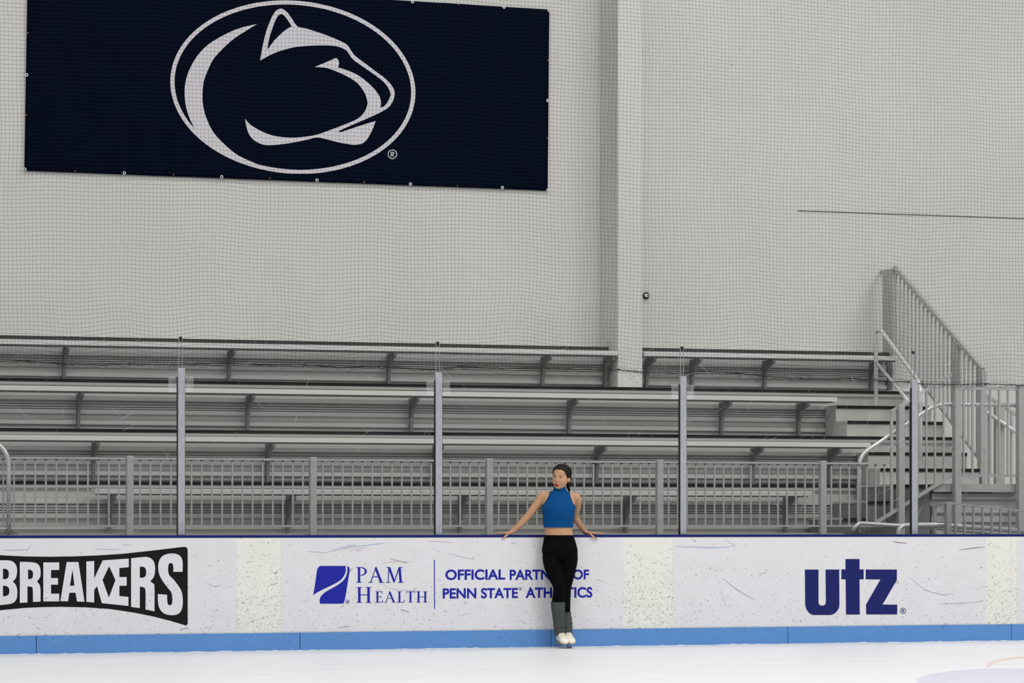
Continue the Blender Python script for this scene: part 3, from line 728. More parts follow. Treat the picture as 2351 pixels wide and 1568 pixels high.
for li, (outer, holes) in enumerate(letters):
    sm_n = 4 if li in (0, 1, 5) else 0
    flat_shape('letter', [br(outer, sm_n, 58)]+[br(h, sm_n, 58) for h in holes], T2, M['ink_white'], ad1)
flat_shape('letter', [br([(1493, 366), (1417, 366), (1417, 330), (1412, 302), (1397, 293), (1382, 300), (1375, 325), (1375, 360), (1385, 395), (1420, 430), (1465, 490), (1487, 535), (1495, 600), (1490, 660), (1470, 700), (1435, 718), (1390, 720), (1345, 708), (1310, 675), (1293, 625), (1290, 548), (1366, 554), (1368, 610), (1374, 634), (1390, 641), (1404, 632), (1409, 605), (1408, 565), (1398, 530), (1370, 495), (1330, 440), (1303, 390), (1293, 330), (1300, 280), (1325, 240), (1370, 220), (1420, 216), (1465, 230), (1490, 265), (1494, 310)], 3)], T2, M['ink_white'], ad1)

ad2 = advert(646, 1430.5, 'white advert sheet with royal blue emblem and lettering behind the skater')
kp = 2351/780.0
def pm(p, n=0, sharp=50): return trace(p, 640, 1210, kp, TY, n, sharp)
flat_shape('emblem', [pm([(239, 471), (253, 385), (265, 300), (272, 282), (283, 273), (300, 269), (462, 269), (464, 300), (455, 330), (435, 360), (400, 385), (350, 410), (300, 434), (265, 453)], 3)], TY, M['ink_blue'], ad2)
flat_shape('emblem', [pm([(286, 530), (283, 505), (295, 475), (330, 445), (390, 412), (440, 377), (465, 342), (475, 305), (474, 270), (486, 278), (490, 300), (475, 400), (458, 500), (450, 520), (432, 530)], 3)], TY, M['ink_blue'], ad2)
registered(ad2, 476.5, 517, 13.5, 640, 1210, kp, TY, M['ink_blue'])
# serif capitals, drawn in a unit box (x to the right, y down, height 1)
def serif(ch):
    s, th = .15, .05
    R = lambda a, b, c, d: [(a, b), (c, b), (c, d), (a, d)]
    srf = lambda x, y, w=.17: R(x-w, y-(.04 if y > .5 else 0), x+w, y+(.04 if y < .5 else 0))
    def bowl(x0, y0, y1, w, t):
        n = 14; o = [(x0+w*math.sin(math.pi*k/n), (y0+y1)/2-(y1-y0)/2*math.cos(math.pi*k/n)) for k in range(n+1)]
        i = [(x0+(w-t)*math.sin(math.pi*k/n), (y0+y1)/2-((y1-y0)/2-th)*math.cos(math.pi*k/n)) for k in range(n+1)]
        return o+i[::-1]
    if ch == 'P': return [R(.1, 0, .1+s, 1), srf(.17, .999), R(0, 0, .3, .045), bowl(.28, 0, .55, .38, .13)], .68
    if ch == 'A': return [[(.0+.08, 1), (.42, 0), (.46, 0), (.14, 1)], [(.40, 0), (.48, 0), (.86, 1), (.70, 1), (.37, .12)], R(.24, .6, .62, .65), srf(.11, .999, .14), srf(.79, .999, .17)], .95
    if ch == 'M': return [[(.12, 1), (.16, 0), (.22, 0), (.17, 1)], [(.12, 0), (.27, 0), (.55, .82), (.50, 1), (.48, 1)], [(.48, 1), (.80, 0), (.88, 0), (.53, 1)], [(.78, 0), (.92, 0), (1.0, 1), (.85, 1)], srf(.145, .999, .13), srf(.92, .999, .16), srf(.12, .0, .1), srf(.92, 0, .1)], 1.1
    if ch == 'H': return [R(.1, 0, .1+s, 1), R(.65, 0, .65+s, 1), R(.2, .47, .7, .52), srf(.175, .999), srf(.725, .999), srf(.175, 0), srf(.725, 0)], .9
    if ch == 'E': return [R(.1, 0, .1+s, 1), R(.0, 0, .58, .05), R(.0, .95, .6, 1), R(.2, .46, .48, .51), R(.54, 0, .58, .2), R(.57, .78, .62, 1), R(.45, .38, .48, .6)], .64
    if ch == 'L': return [R(.1, 0, .1+s, 1), srf(.175, 0), R(.0, .95, .55, 1), R(.54, .76, .58, 1)], .60
    if ch == 'T': return [R(.3, 0, .3+s, 1), R(.02, 0, .73, .05), R(.02, 0, .06, .2), R(.69, 0, .73, .2), srf(.375, .999)], .75
def serif_word(word, x0, x1, ytop, ybot, parent, gap=.10):
    gl = [serif(c) for c in word]; tot = sum(g[1] for g in gl)+gap*(len(word)-1); k = (x1-x0)/tot; x = 0
    for polys, adv in gl:
        mb = MB()
        for j, p in enumerate(polys):
            w = trace([(x0+(x+a)*k, ytop+b*(ybot-ytop)) for a, b in p], 640, 1210, kp, TY)
            mb.prism_y(w, TY-.0005-j*.00006, TY+.0005)
        mb.build('letter', M['ink_blue'], parent); x += adv+gap
serif_word('PAM', 536, 864, 277, 385, ad2)
serif_word('H', 537, 642, 416, 524, ad2)
serif_word('EALTH', 668, 1029, 445, 522, ad2)
MB().prism_y(pm([(1074, 227), (1080, 227), (1081, 565), (1075, 565)]), TY-.0005, TY+.0005).build('divider_line', M['ink_blue'], ad2)
def caps_line(s, xa, xb, ytop, ybot, parent, wgt=.028):
    a = at(640+xa/kp, 1210+ybot/kp, TY); b = at(640+xb/kp, 1210+ybot/kp, TY); c = at(640+xa/kp, 1210+ytop/kp, TY)
    return text_shape('lettering', s, a.x, b.x, a.z, c.z-a.z, TY, M['ink_blue'], parent, wgt)
caps_line('OFFICIAL', 1153, 1567, 294, 367, ad2); caps_line('PARTNER', 1598, 1985, 295, 366, ad2); caps_line('OF', 2036, 2147, 294, 363, ad2)
caps_line('PENN', 1135, 1367, 424, 495, ad2); caps_line('STATE', 1400, 1655, 422, 494, ad2); caps_line('ATHLETICS', 1708, 2170, 418, 492, ad2)
registered(ad2, 1671, 427, 10.5, 640, 1210, kp, TY, M['ink_blue'])

ad3 = advert(1545, 2263, 'white advert sheet with a three letter navy snack brand word')
ku = 2351/420.0
def ut(p, n=0, sharp=50): return trace(p, 1700, 1240, ku, TY, n, sharp)
flat_shape('letter', [ut([(828, 378), (1003, 378), (1003, 795), (1008, 822), (1022, 836), (1050, 843), (1080, 836), (1094, 818), (1098, 790), (1094, 378), (1269, 378), (1272, 830), (1262, 880), (1240, 915), (1205, 945), (1160, 962), (930, 962), (885, 940), (850, 895), (832, 830)])], TY, M['ink_navy'], ad3)
flat_shape('letter', [ut([(1350, 243), (1530, 243), (1530, 376), (1583, 376), (1583, 503), (1530, 503), (1533, 956), (1357, 956), (1352, 503), (1297, 503), (1297, 376), (1350, 376)])], TY, M['ink_navy'], ad3)
flat_shape('letter', [ut([(1610, 378), (2010, 378), (2010, 510), (1826, 828), (2015, 830), (2015, 955), (1616, 955), (1614, 828), (1800, 505), (1610, 503)])], TY, M['ink_navy'], ad3)
registered(ad3, 2090, 908, 38, 1700, 1240, ku, TY, M['ink_navy'])
ad4 = advert(2335, 2560, 'white advert sheet cut off by the right edge of the picture')
# coloured rub marks on the vinyl
def smooth_open(p, n=5):
    out = []
    for i in range(len(p)-1):
        p0, p1, p2, p3 = p[max(i-1, 0)], p[i], p[i+1], p[min(i+2, len(p)-1)]
        for k in range(n):
            t = k/n; out.append(tuple(.5*(2*b+(c-a)*t+(2*a-5*b+4*c-d)*t*t+(3*b-a-3*c+d)*t**3) for a, b, c, d in zip(p0, p1, p2, p3)))
    return out+[p[-1]]
rub_n = [0]
def rub(pts, w, mat, parent):
    rub_n[0] += 1; q_ = -.00003*rub_n[0]; pts = smooth_open(pts); w *= .62
    P = [at(x, y, TY) for x, y in pts]; up = []; dn = []
    for i, p in enumerate(P):
        k = math.sin(math.pi*(i+.4)/(len(P)-.2))*w/230.0
        up.append((p.x, p.z+k/2)); dn.append((p.x, p.z-k/2))
    MB().prism_y(up+dn[::-1], TY-.0004+q_, TY+.0004).build('scuff_mark', mat, parent)
def cr(x, y): return (640+x/kp, 1210+y/kp)
for pts, w, mt in [([cr(330, 175), cr(420, 155), cr(520, 137), cr(640, 122), cr(750, 108)], 2.2, 'scuff_grey'), ([cr(390, 150), cr(470, 133), cr(545, 122)], 2.0, 'scuff_blue'), ([cr(490, 165), cr(540, 152), cr(600, 140)], 1.4, 'scuff_blue'),
                   ([cr(530, 170), cr(555, 163), cr(582, 157)], 2.2, 'scuff_red'), ([cr(560, 134), cr(640, 122), cr(720, 112)], 2.0, 'scuff_blue'), ([cr(1030, 97), cr(1110, 100), cr(1200, 107)], 1.8, 'scuff_red'),
                   ([cr(190, 170), cr(270, 173), cr(335, 178)], 1.2, 'scuff_grey'), ([cr(720, 246), cr(820, 240), cr(935, 238)], 1.2, 'scuff_red'), ([cr(770, 218), cr(830, 235), cr(895, 250)], 4.0, 'scuff_grey'), ([cr(705, 385), cr(760, 420), cr(850, 437), cr(980, 435)], .9, 'scuff_grey'),
                   ([cr(1605, 110), cr(1645, 113)], 1.8, 'scuff_blue'), ([cr(1160, 180), cr(1260, 205), cr(1360, 226)], 1.0, 'scuff_grey'), ([cr(845, 570), cr(905, 590)], 3.2, 'scuff_grey'), ([cr(400, 575), cr(470, 520)], 1.0, 'scuff_grey'), ([cr(284, 597), cr(286, 638)], 1.2, 'scuff_grey'), ([cr(405, 697), cr(495, 686)], 2.5, 'scuff_grey')]:
    rub(pts, w, M[mt], ad2)
def cu_(x, y): return (1400+x/2.472, 1210+y/2.472)
for pts, w, mt in [([cu_(365, 110), cu_(470, 113), cu_(590, 117), cu_(715, 108)], 2.6, 'scuff_blue'), ([cu_(655, 70), cu_(715, 110)], 1.5, 'scuff_grey'), ([cu_(1605, 80), cu_(1640, 88), cu_(1690, 92)], 2, 'brass'), ([cu_(1980, 130), cu_(2060, 120), cu_(2130, 112)], 2, 'brass'),
                   ([cu_(1700, 282), cu_(1790, 355), cu_(1900, 385), cu_(1940, 375)], 2, 'scuff_grey'), ([cu_(640, 290), cu_(730, 360), cu_(820, 410)], 3, 'scuff_grey'), ([cu_(630, 360), cu_(660, 450)], 1.5, 'scuff_grey'), ([cu_(1870, 435), cu_(2000, 432), cu_(2130, 420)], 1.2, 'scuff_grey'), ([cu_(555, 265), cu_(557, 298)], 1.5, 'scuff_grey')]:
    rub(pts, w, M[mt], ad3)
def cb_(x, y): return (x/kb, 1210+y/kb)
for pts, w, mt in [([cb_(30, 188), cb_(110, 190), cb_(240, 182)], 1.5, 'scuff_grey'), ([cb_(780, 180), cb_(880, 183), cb_(990, 184)], 1, 'scuff_grey'), ([cb_(1000, 147), cb_(1070, 146)], 1, 'scuff_grey'), ([cb_(1480, 832), cb_(1545, 826)], 3, 'scuff_grey'), ([cb_(1690, 450), cb_(1750, 486), cb_(1810, 472)], 1.2, 'scuff_grey'), ([cb_(205, 215), cb_(262, 135)], .8, 'scuff_grey'), ([cb_(420, 675), cb_(400, 725), cb_(350, 750)], .9, 'scuff_grey')]:
    rub(pts, w, M[mt], ad1)

# ================================================================ GLASS, POSTS
M['pedge'] = plain('milky_acrylic_edge', S(176, 178, 178), 0.4)
PY = 0.115
post_px = [415.5, 1006, 1567, 2098]
pxX = [at(x, 1000, PY).x for x in post_px]; pstep = (pxX[3]-pxX[0])/3
pl = ['brushed metal glass post left of the black lettering end, leftmost of four', 'brushed metal glass post left of the skater, above the blue divider line', 'brushed metal glass post just right of the skater', 'brushed metal glass post in front of the stairs at right']
for i, x in enumerate(pxX):
    t = thing('glass_post', (x, PY, CAPZ), pl[i], 'post', 'posts holding the rink glass')
    MB().box(x-.032, x+.032, PY-.028, PY+.012, CAPZ+.0005, 2.578).build('post_body', M['post'], t, bevel=.003)
    MB().box(x-.038, x-.0325, PY-.02, PY+.012, CAPZ+.0005, 2.50).box(x+.0325, x+.036, PY-.02, PY+.012, CAPZ+.0005, 2.50).build('gasket', M['gasket'], t)
    for s_ in (-1, 1):
        MB().box(min(x+s_*.037, x+s_*.115), max(x+s_*.037, x+s_*.115), PY-.006, PY+.001, 2.36, 2.50).build('retaining_plate', M['plate'], t)
gl_l = ['clear rink glass pane at the left edge of the boards', 'clear rink glass pane left of centre, above the first white gap', 'clear rink glass pane behind the skater', 'clear rink glass pane right of the skater', 'clear rink glass pane at the right edge, before the landing']
gx_ = [pxX[0]-pstep]+pxX+[pxX[3]+pstep]
for i in range(5):
    xa, xb = gx_[i]+.0135, gx_[i+1]-.0135
    t = MB().box(xa, xb, PY+.014, PY+.026, CAPZ+.001, 2.853).build('rink_glass', M['glass'])
    at_origin(t, ((xa+xb)/2, PY+.02, CAPZ)); tag(t, gl_l[i], 'glass', 'rink glass panes')
    if i < 4:
        x = gx_[i+1]
        MB().box(x-.0128, x+.0128, PY+.008, PY+.032, 2.838, 2.866).build('joint_clip', M['gasket'], t)
        MB().box(xb-.003, xb-.0002, PY+.0135, PY+.0265, 2.58, 2.852).build('polished_edge', M['pedge'], t)
    if i > 0: MB().box(xa+.0002, xa+.003, PY+.0135, PY+.0265, 2.58, 2.852).build('polished_edge', M['pedge'], t)

# ================================================================ SAFETY NET
def net():
    NYb = 0.27; cell = 0.0365; x0, x1 = XL+.9, 9.6; z0, z1 = 2.64, 6.75
    nx = int((x1-x0)/cell); nz = int((z1-z0)/cell)
    X, Z = np.meshgrid(x0+np.arange(nx+1)*cell, z0+np.arange(nz+1)*cell, indexing='ij')
    near = np.exp(-(Z-z0)/.9); near2 = np.exp(-(Z-z0)/.28)
    dz = (.006+.012*near)*(np.sin(X*2.1+.4*Z)+.7*np.sin(X*4.9+1.3*Z+1)+.5*np.sin(X*8.3-.8*Z+2)) + .02*np.sin(X*.55+.5)
    dz += near2*.02*np.sin(X*6.5+2*np.sin(X*1.3))
    dx = (.005+.006*near)*(np.sin(Z*3.1+.7*X)+.6*np.sin(Z*6.3-1.1*X+2)) + near2*.012*np.sin(X*11+Z*9)
    rs = np.random.RandomState(3); j = rs.normal(0, .0011, X.shape); k = rs.normal(0, .0011, X.shape)
    y = NYb+.045*np.sin(X*1.7+.6*Z)*near+.02*np.sin(X*3.9+1.1*Z)+.03*near2*np.sin(X*13)
    # the bottom edge follows the rope
    zr = np.interp(X[:, 0], RX, RZ)
    lift = (zr-z0)[:, None]*np.exp(-(Z-z0)/.35)
    return X+dx+j, y, Z+dz*(1-np.exp(-(Z-z0)/.10))+k+lift, nx, nz
RX = []; RZ = []
for (x, y) in [(-150, 822), (0, 826), (65, 829), (145, 836), (240, 838), (297, 835), (400, 838), (520, 833), (600, 838), (700, 838), (780, 843), (870, 841), (985, 849), (1010, 848), (1060, 841), (1150, 846), (1230, 844), (1330, 848), (1420, 849), (1480, 855), (1560, 857), (1606, 851), (1690, 857), (1760, 864), (1840, 869), (1900, 870), (1952, 868), (2000, 872), (2050, 877), (2085, 876), (2120, 882), (2200, 883), (2262, 881), (2351, 885), (2480, 889)]:
    w = at(x, y, .27); RX.append(w.x); RZ.append(w.z)
nX, nYy, nZ, nnx, nnz = net()
def strands(P, r, n=3):
    "P: (lines, nodes, 3) -> thin n-sided strands"
    L, K, _ = P.shape
    d = np.gradient(P, axis=1); d /= np.linalg.norm(d, axis=2, keepdims=True)
    up = np.zeros_like(P); up[..., 1] = 1.0
    a = np.cross(d, up); a /= np.linalg.norm(a, axis=2, keepdims=True); b = np.cross(d, a)
    V = np.stack([P+r*(a*math.cos(2*math.pi*k/n)+b*math.sin(2*math.pi*k/n)) for k in range(n)], axis=2)
    idx = np.arange(L*K*n).reshape(L, K, n)
    F = []
    for k in range(n):
        k2 = (k+1) % n
        F.append(np.stack([idx[:, :-1, k], idx[:, 1:, k], idx[:, 1:, k2], idx[:, :-1, k2]], axis=-1).reshape(-1, 4))
    return V.reshape(-1, 3), np.concatenate(F)
def np_mesh(name, V, F, mat, parent):
    L = base_of(parent); V = V-np.array(L)
    me = bpy.data.meshes.new(name); k = F.shape[1]
    me.vertices.add(len(V)); me.vertices.foreach_set('co', V.astype(np.float32).ravel())
    me.loops.add(F.size); me.loops.foreach_set('vertex_index', F.astype(np.int32).ravel())
    me.polygons.add(len(F)); me.polygons.foreach_set('loop_start', (np.arange(len(F))*k).astype(np.int32))
    me.update(calc_edges=True); me.validate(); me.materials.append(mat)
    o = bpy.data.objects.new(name, me); COL.objects.link(o); o.parent = parent; return o
nt_ = thing('safety_net', (3.5, .27, 2.6), 'black square mesh safety net hanging across the wall above the rink glass', 'net')
P = np.stack([nX, nYy, nZ], axis=-1)
V1, F1 = strands(P, .00085); V2, F2 = strands(P.transpose(1, 0, 2), .00112)
# knots
Pk = P.reshape(-1, 3); kr = .0030
O = np.array([(1, 0, 0), (-1, 0, 0), (0, 1, 0), (0, -1, 0), (0, 0, 1), (0, 0, -1)])*kr
V3 = (Pk[:, None, :]+O[None]).reshape(-1, 3)
T = np.array([(0, 2, 4), (2, 1, 4), (1, 3, 4), (3, 0, 4), (2, 0, 5), (1, 2, 5), (3, 1, 5), (0, 3, 5)])
F3 = (np.arange(len(Pk))[:, None, None]*6+T[None]).reshape(-1, 3)
F12 = np.concatenate([F1, F2+len(V1)])
np_mesh('mesh_twine', np.concatenate([V1, V2]), F12, M['twine'], nt_)
np_mesh('mesh_knots', V3, F3, M['twine'], nt_)
rope = []
for i in range(1400):
    x = RX[0]+(RX[-1]-RX[0])*i/1399; rope.append(Vector((x, .27+.004*math.sin(x*5), float(np.interp(x, RX, RZ))+.0015*math.sin(x*40))))
MB().tube(rope[::3], .0040, 6).build('bottom_rope', M['rope'], nt_)
# gathered meshes looped along the rope
def hem():
    "slack meshes gathered along the rope: short loops of every length, above and below it"
    mbh = MB(); r2 = random.Random(11)
    def rz(x): return float(np.interp(x, RX, RZ))
    x = RX[0]
    while x < RX[-1]:
        sag = .5+.5*abs(math.sin(x*1.35+.4)); w_ = r2.uniform(.010, .045); dpt = r2.uniform(.008, .045)*sag; yy = .27+r2.uniform(-.02, .02)
        mbh.tube([(x, yy, rz(x)+.002), (x+w_*.2, yy, rz(x)-dpt*.7), (x+w_*.55+r2.uniform(-.01, .01), yy+.004, rz(x)-dpt), (x+w_*.9, yy, rz(x)-dpt*.6), (x+w_, yy, rz(x+w_))], .0009, 3, cap=False)
        x += r2.uniform(.006, .019)
    x = RX[0]
    while x < RX[-1]:
        w_ = r2.uniform(.02, .06); h = r2.uniform(.006, .034); yy = .27+r2.uniform(-.02, .02)
        mbh.tube([(x, yy, rz(x)), (x+w_*.3, yy, rz(x)+h*.8), (x+w_*.6, yy, rz(x)+h), (x+w_, yy, rz(x+w_)+h*r2.uniform(0, 1))], .0009, 3, cap=False)
        x += r2.uniform(.012, .034)
    for ph, off, am in ((0, -.026, .012), (2.1, -.038, .010), (4.0, .020, .010)):
        cur = []; x = RX[0]
        while x < RX[-1]:
            cur.append(Vector((x, .27+.012*math.sin(x*9+ph), rz(x)+(off*(.5+.5*abs(math.sin(x*1.35+.4))))+am*math.sin(x*17+ph)+.004*math.sin(x*43+ph)))); x += .014
        mbh.tube(cur, .0009, 3, cap=False)
    return mbh
hem().build('gathered_hem', M['rope'], nt_)
for (x, y) in [(65, 830), (297, 836), (700, 838), (870, 842), (1060, 842), (1420, 849), (1606, 852), (1690, 857), (1840, 869), (1952, 869), (2085, 877), (2262, 882)]:
    w = at(x, y, .27); MB().tube([w+Vector((-.014, 0, -.002)), w+Vector((-.005, -.003, .003)), w+Vector((.006, -.003, -.002)), w+Vector((.016, 0, .002))], [.004, .009, .008, .003], 8).build('rope_tie', M['rope'], nt_)

# small litter on the ledges



# ================================================================ THE SKATER
from mathutils.bvhtree import BVHTree
M['skin'] = plain('skin', S(187, 144, 110), 0.5, 0, 0.03, 14, 0.3)
M['hair'] = plain('dark_brown_hair', S(27, 17, 12), 0.55, 0, 0.35, 60, 0.18, 0.5, 220, (1, 1, .25))
M['brow'] = plain('dark_brow', S(84, 58, 42), 0.7, 0, 0.1, 60)
M['lips'] = plain('red_lips', S(174, 58, 46), 0.4, 0, 0.08, 60, 0.4)
M['mouth'] = plain('mouth_inside', S(88, 26, 24), 0.6)
M['eye_white'] = plain('eye_white', S(196, 184, 174), 0.3)
M['iris'] = plain('dark_iris', S(34, 24, 20), 0.2, 0, 0.1, 60, 0.6)
M['knit'] = plain('blue_knit', S(0, 70, 126), 0.85, 0, 0.08, 200, 0.15, 0.35, 420, (1, 1, .3))
M['leggings'] = plain('black_stretch_fabric', S(7, 7, 9), 0.8, 0, 0.15, 30, 0.06)
M['warmer'] = plain('grey_wool', S(72, 77, 74), 0.95, 0, 0.10, 90, 0.1, 0.4, 300)
M['leather'] = plain('cream_skate_leather', S(226, 221, 203), 0.45, 0, 0.05, 30, 0.4)
M['lace'] = plain('skate_lace', S(206, 199, 180), 0.8, 0, 0.1, 60)
M['eyelet'] = plain('dark_lace_eyelet', S(80, 74, 66), 0.5)
M['sole'] = plain('tan_sole', S(176, 152, 118), 0.6, 0, 0.1, 30)
M['blade'] = plain('chrome_blade', S(190, 196, 204), 0.2, 0.85, 0.05, 20)
M['bead'] = plain('amber_bracelet', S(190, 120, 50), 0.5)

Rv = Vector((cA, -sA, 0)); Fv = Vector((sA, cA, 0)); Uv = Vector((0, 0, 1))
_o = at(1290, 1200, -.15); ZO = (_o.x-CX)*sA+(_o.y-CY)*cA
def Q(x, y, d=0.0):
    "point of the skater seen at x, y; d metres behind (+) or before (-) her hips"
    z = ZO+d; u = (x-W_PX/2)/F_PX*z
    return Vector((CX, CY, 0))+Rv*u+Fv*z+Uv*(CZ-(y-HOR)/F_PX*z)
PXM = ZO/F_PX      # metres per pixel at the skater
def spl(rows, n):
    "smoothly resamples rows of numbers"
    A_ = np.array(rows, float); L = len(A_); out = []
    for i in range(L-1):
        p0, p1, p2, p3 = A_[max(i-1, 0)], A_[i], A_[i+1], A_[min(i+2, L-1)]
        for k in range(n):
            t = k/n; out.append(.5*(2*p1+(p2-p0)*t+(2*p0-5*p1+4*p2-p3)*t*t+(3*p1-p0-3*p2+p3)*t**3))
    out.append(A_[-1]); return out
def ring_loft(mb, rings):
    "rings: lists of equal length of points; capped"
    n = len(rings[0]); vs = [p for r in rings for p in r]; fs = []
    for i in range(len(rings)-1):
        for k in range(n): a = i*n+k; b = i*n+(k+1) % n; fs.append((a, b, b+n, a+n))
    c0 = sum(rings[0], Vector())/n; c1 = sum(rings[-1], Vector())/n; o = len(vs); vs += [c0, c1]
    for k in range(n): fs.append((o, (k+1) % n, k)); fs.append((o+1, (len(rings)-1)*n+k, (len(rings)-1)*n+(k+1) % n))
    mb.add(vs, fs)
def trunk(mb, rows, grow=0.0, n=28, res=4, power=2.0, tiltz=0.0):
    "rows: x, y, half width px, half depth m, d -> upright loft of level ellipses"
    rings = []
    for (x, y, hw, hd, d) in spl(rows, res):
        c = Q(x, y, d); r = []
        for k in range(n):
            a = 2*math.pi*k/n; ca, sa_ = math.cos(a), math.sin(a)
            e = (abs(ca)**power+abs(sa_)**power)**(-1/power)
            r.append(c+Rv*(hw*PXM+grow)*ca*e+Fv*(hd+grow)*sa_*e)
        rings.append(r)
    ring_loft(mb, rings)
def limb(mb, pts, grow=0.0, n=16, res=4, flat=1.0, fdir=None):
    "pts: (point, radius) chain -> round tapered limb"
    rows = spl([(*p, r) for p, r in pts], res); P = [Vector(r[:3]) for r in rows]; rings = []; px_ = None
    for i, p in enumerate(P):
        t = (P[min(i+1, len(P)-1)]-P[max(i-1, 0)]).normalized()
        ref = fdir if fdir is not None else Fv
        x = ref-t*ref.dot(t); x = x.normalized() if x.length > 1e-3 else t.orthogonal().normalized(); y = t.cross(x); r = rows[i][3]+grow
        rings.append([p+x*math.cos(2*math.pi*k/n)*r*flat+y*math.sin(2*math.pi*k/n)*r for k in range(n)])
    # rounded ends
    def end(ring, c, t, r): return [[c+(q-c)*math.cos(a)+t*r*math.sin(a) for q in ring] for a in (.5, 1.0, 1.35)]
    t0 = (P[0]-P[1]).normalized(); t1 = (P[-1]-P[-2]).normalized()
    rr = list(reversed(end(rings[0], P[0], t0, rows[0][3]+grow)))+rings+end(rings[-1], P[-1], t1, rows[-1][3]+grow)
    ring_loft(mb, rr)
def blob(mb, c, a, b, e, ax=None, n=18, m=12):
    X, Y, Z = ax if ax else (Rv, Fv, Uv); rings = []
    for j in range(1, m):
        p = math.pi*j/m
        rings.append([c+X*a*math.sin(p)*math.cos(2*math.pi*k/n)+Y*b*math.sin(p)*math.sin(2*math.pi*k/n)+Z*e*math.cos(p) for k in range(n)])
    ring_loft(mb, rings)
def fused(name, mb, voxel, smooth, mat, parent):
    "joins overlapping shapes into one continuous skin"
    tmp = mb.build('tmp_'+name, mat, None)
    m1 = tmp.modifiers.new('r', 'REMESH'); m1.mode = 'VOXEL'; m1.voxel_size = voxel
    m2 = tmp.modifiers.new('s', 'SMOOTH'); m2.factor = .5; m2.iterations = smooth
    dg = bpy.context.evaluated_depsgraph_get(); me = bpy.data.meshes.new_from_object(tmp.evaluated_get(dg))
    bpy.data.objects.remove(tmp); me.name = name; me.materials.clear(); me.materials.append(mat)
    L = base_of(parent); me.transform(Matrix.Translation(-L))
    me.polygons.foreach_set('use_smooth', [True]*len(me.polygons))
    o = bpy.data.objects.new(name, me); COL.objects.link(o); o.parent = parent
    return o

# ---- head frame: turned to her right (picture left), tipped a little
HC = Q(1288.0, 1094.5, -.035)
yaw, roll, pitch = math.radians(27), math.radians(-5.0), math.radians(2)
hf = (-Fv*math.cos(yaw)-Rv*math.sin(yaw)); hx = (Rv*math.cos(yaw)-Fv*math.sin(yaw)); hz = Uv.copy()
rm = Matrix.Rotation(roll, 3, hf); hx = rm @ hx; hz = rm @ hz
rm = Matrix.Rotation(pitch, 3, hx); hf = rm @ hf; hz = rm @ hz
def Hd(x, y, z): return HC+hx*x+hf*y+hz*z       # x towards her left, y out of the face, z up
hax = (hx, hf, hz)

torso = [(1285, 1108, 10.5, .046, .0), (1285.5, 1122, 11.0, .048, .005), (1285, 1129, 16, .052, .012), (1285, 1134, 29, .060, .015), (1284.5, 1140, 38, .072, .015), (1284, 1150, 38, .090, .01), (1283, 1164, 36.5, .108, .0),
         (1282.5, 1180, 35.5, .108, -.002), (1282, 1196, 33.5, .094, .0), (1282, 1210, 32.0, .086, .0), (1283, 1222, 31.8, .085, .0), (1284, 1233, 33, .090, .0), (1284.5, 1246, 36.5, .103, .0), (1285, 1262, 40, .116, .0), (1285.5, 1273, 38, .108, .0), (1286, 1282, 26, .080, .0), (1286, 1288, 12, .045, .0)]
legR = [(Q(1266, 1268, -.0), .080), (Q(1267, 1285, -.015), .082), (Q(1270, 1303, -.035), .077), (Q(1277, 1324, -.06), .069), (Q(1284.5, 1346, -.08), .0565), (Q(1284, 1362, -.075), .056), (Q(1281.5, 1383, -.06), .0545), (Q(1282.5, 1408, -.045), .046), (Q(1285, 1435, -.035), .039), (Q(1286, 1456, -.03), .035)]
legL = [(Q(1306, 1268, .01), .078), (Q(1306, 1285, .01), .080), (Q(1304, 1303, .01), .075), (Q(1301.5, 1324, .01), .064), (Q(1298.5, 1346, .0), .052), (Q(1297, 1362, .0), .049), (Q(1296.8, 1383, .015), .049), (Q(1298.5, 1408, .015), .0415), (Q(1301.5, 1435, .0), .034), (Q(1304, 1456, -.005), .033)]
mb = MB(); trunk(mb, torso); limb(mb, legR); limb(mb, legL)
# arms
armR = [(Q(1258, 1137, .012), .040), (Q(1247, 1139, .010), .046), (Q(1239, 1150, .010), .043), (Q(1228, 1164, .012), .039), (Q(1214, 1182, .018), .035), (Q(1206, 1191, .02), .034), (Q(1196, 1202, .022), .032), (Q(1184, 1213, .026), .0265), (Q(1174.5, 1221, .028), .0235)]
armL = [(Q(1310, 1139, .015), .040), (Q(1322, 1142, .025), .044), (Q(1325, 1152, .05), .041), (Q(1323.5, 1166, .10), .038), (Q(1320.5, 1182, .165), .034), (Q(1323, 1191, .195), .0335), (Q(1329.5, 1202, .235), .0315), (Q(1338, 1214, .28), .0255), (Q(1344.5, 1222, .305), .023)]
limb(mb, armR); limb(mb, armL)
# shoulder caps and collar bone
blob(mb, Q(1249, 1138, .012), .048, .050, .046); blob(mb, Q(1321, 1142, .02), .046, .050, .046)
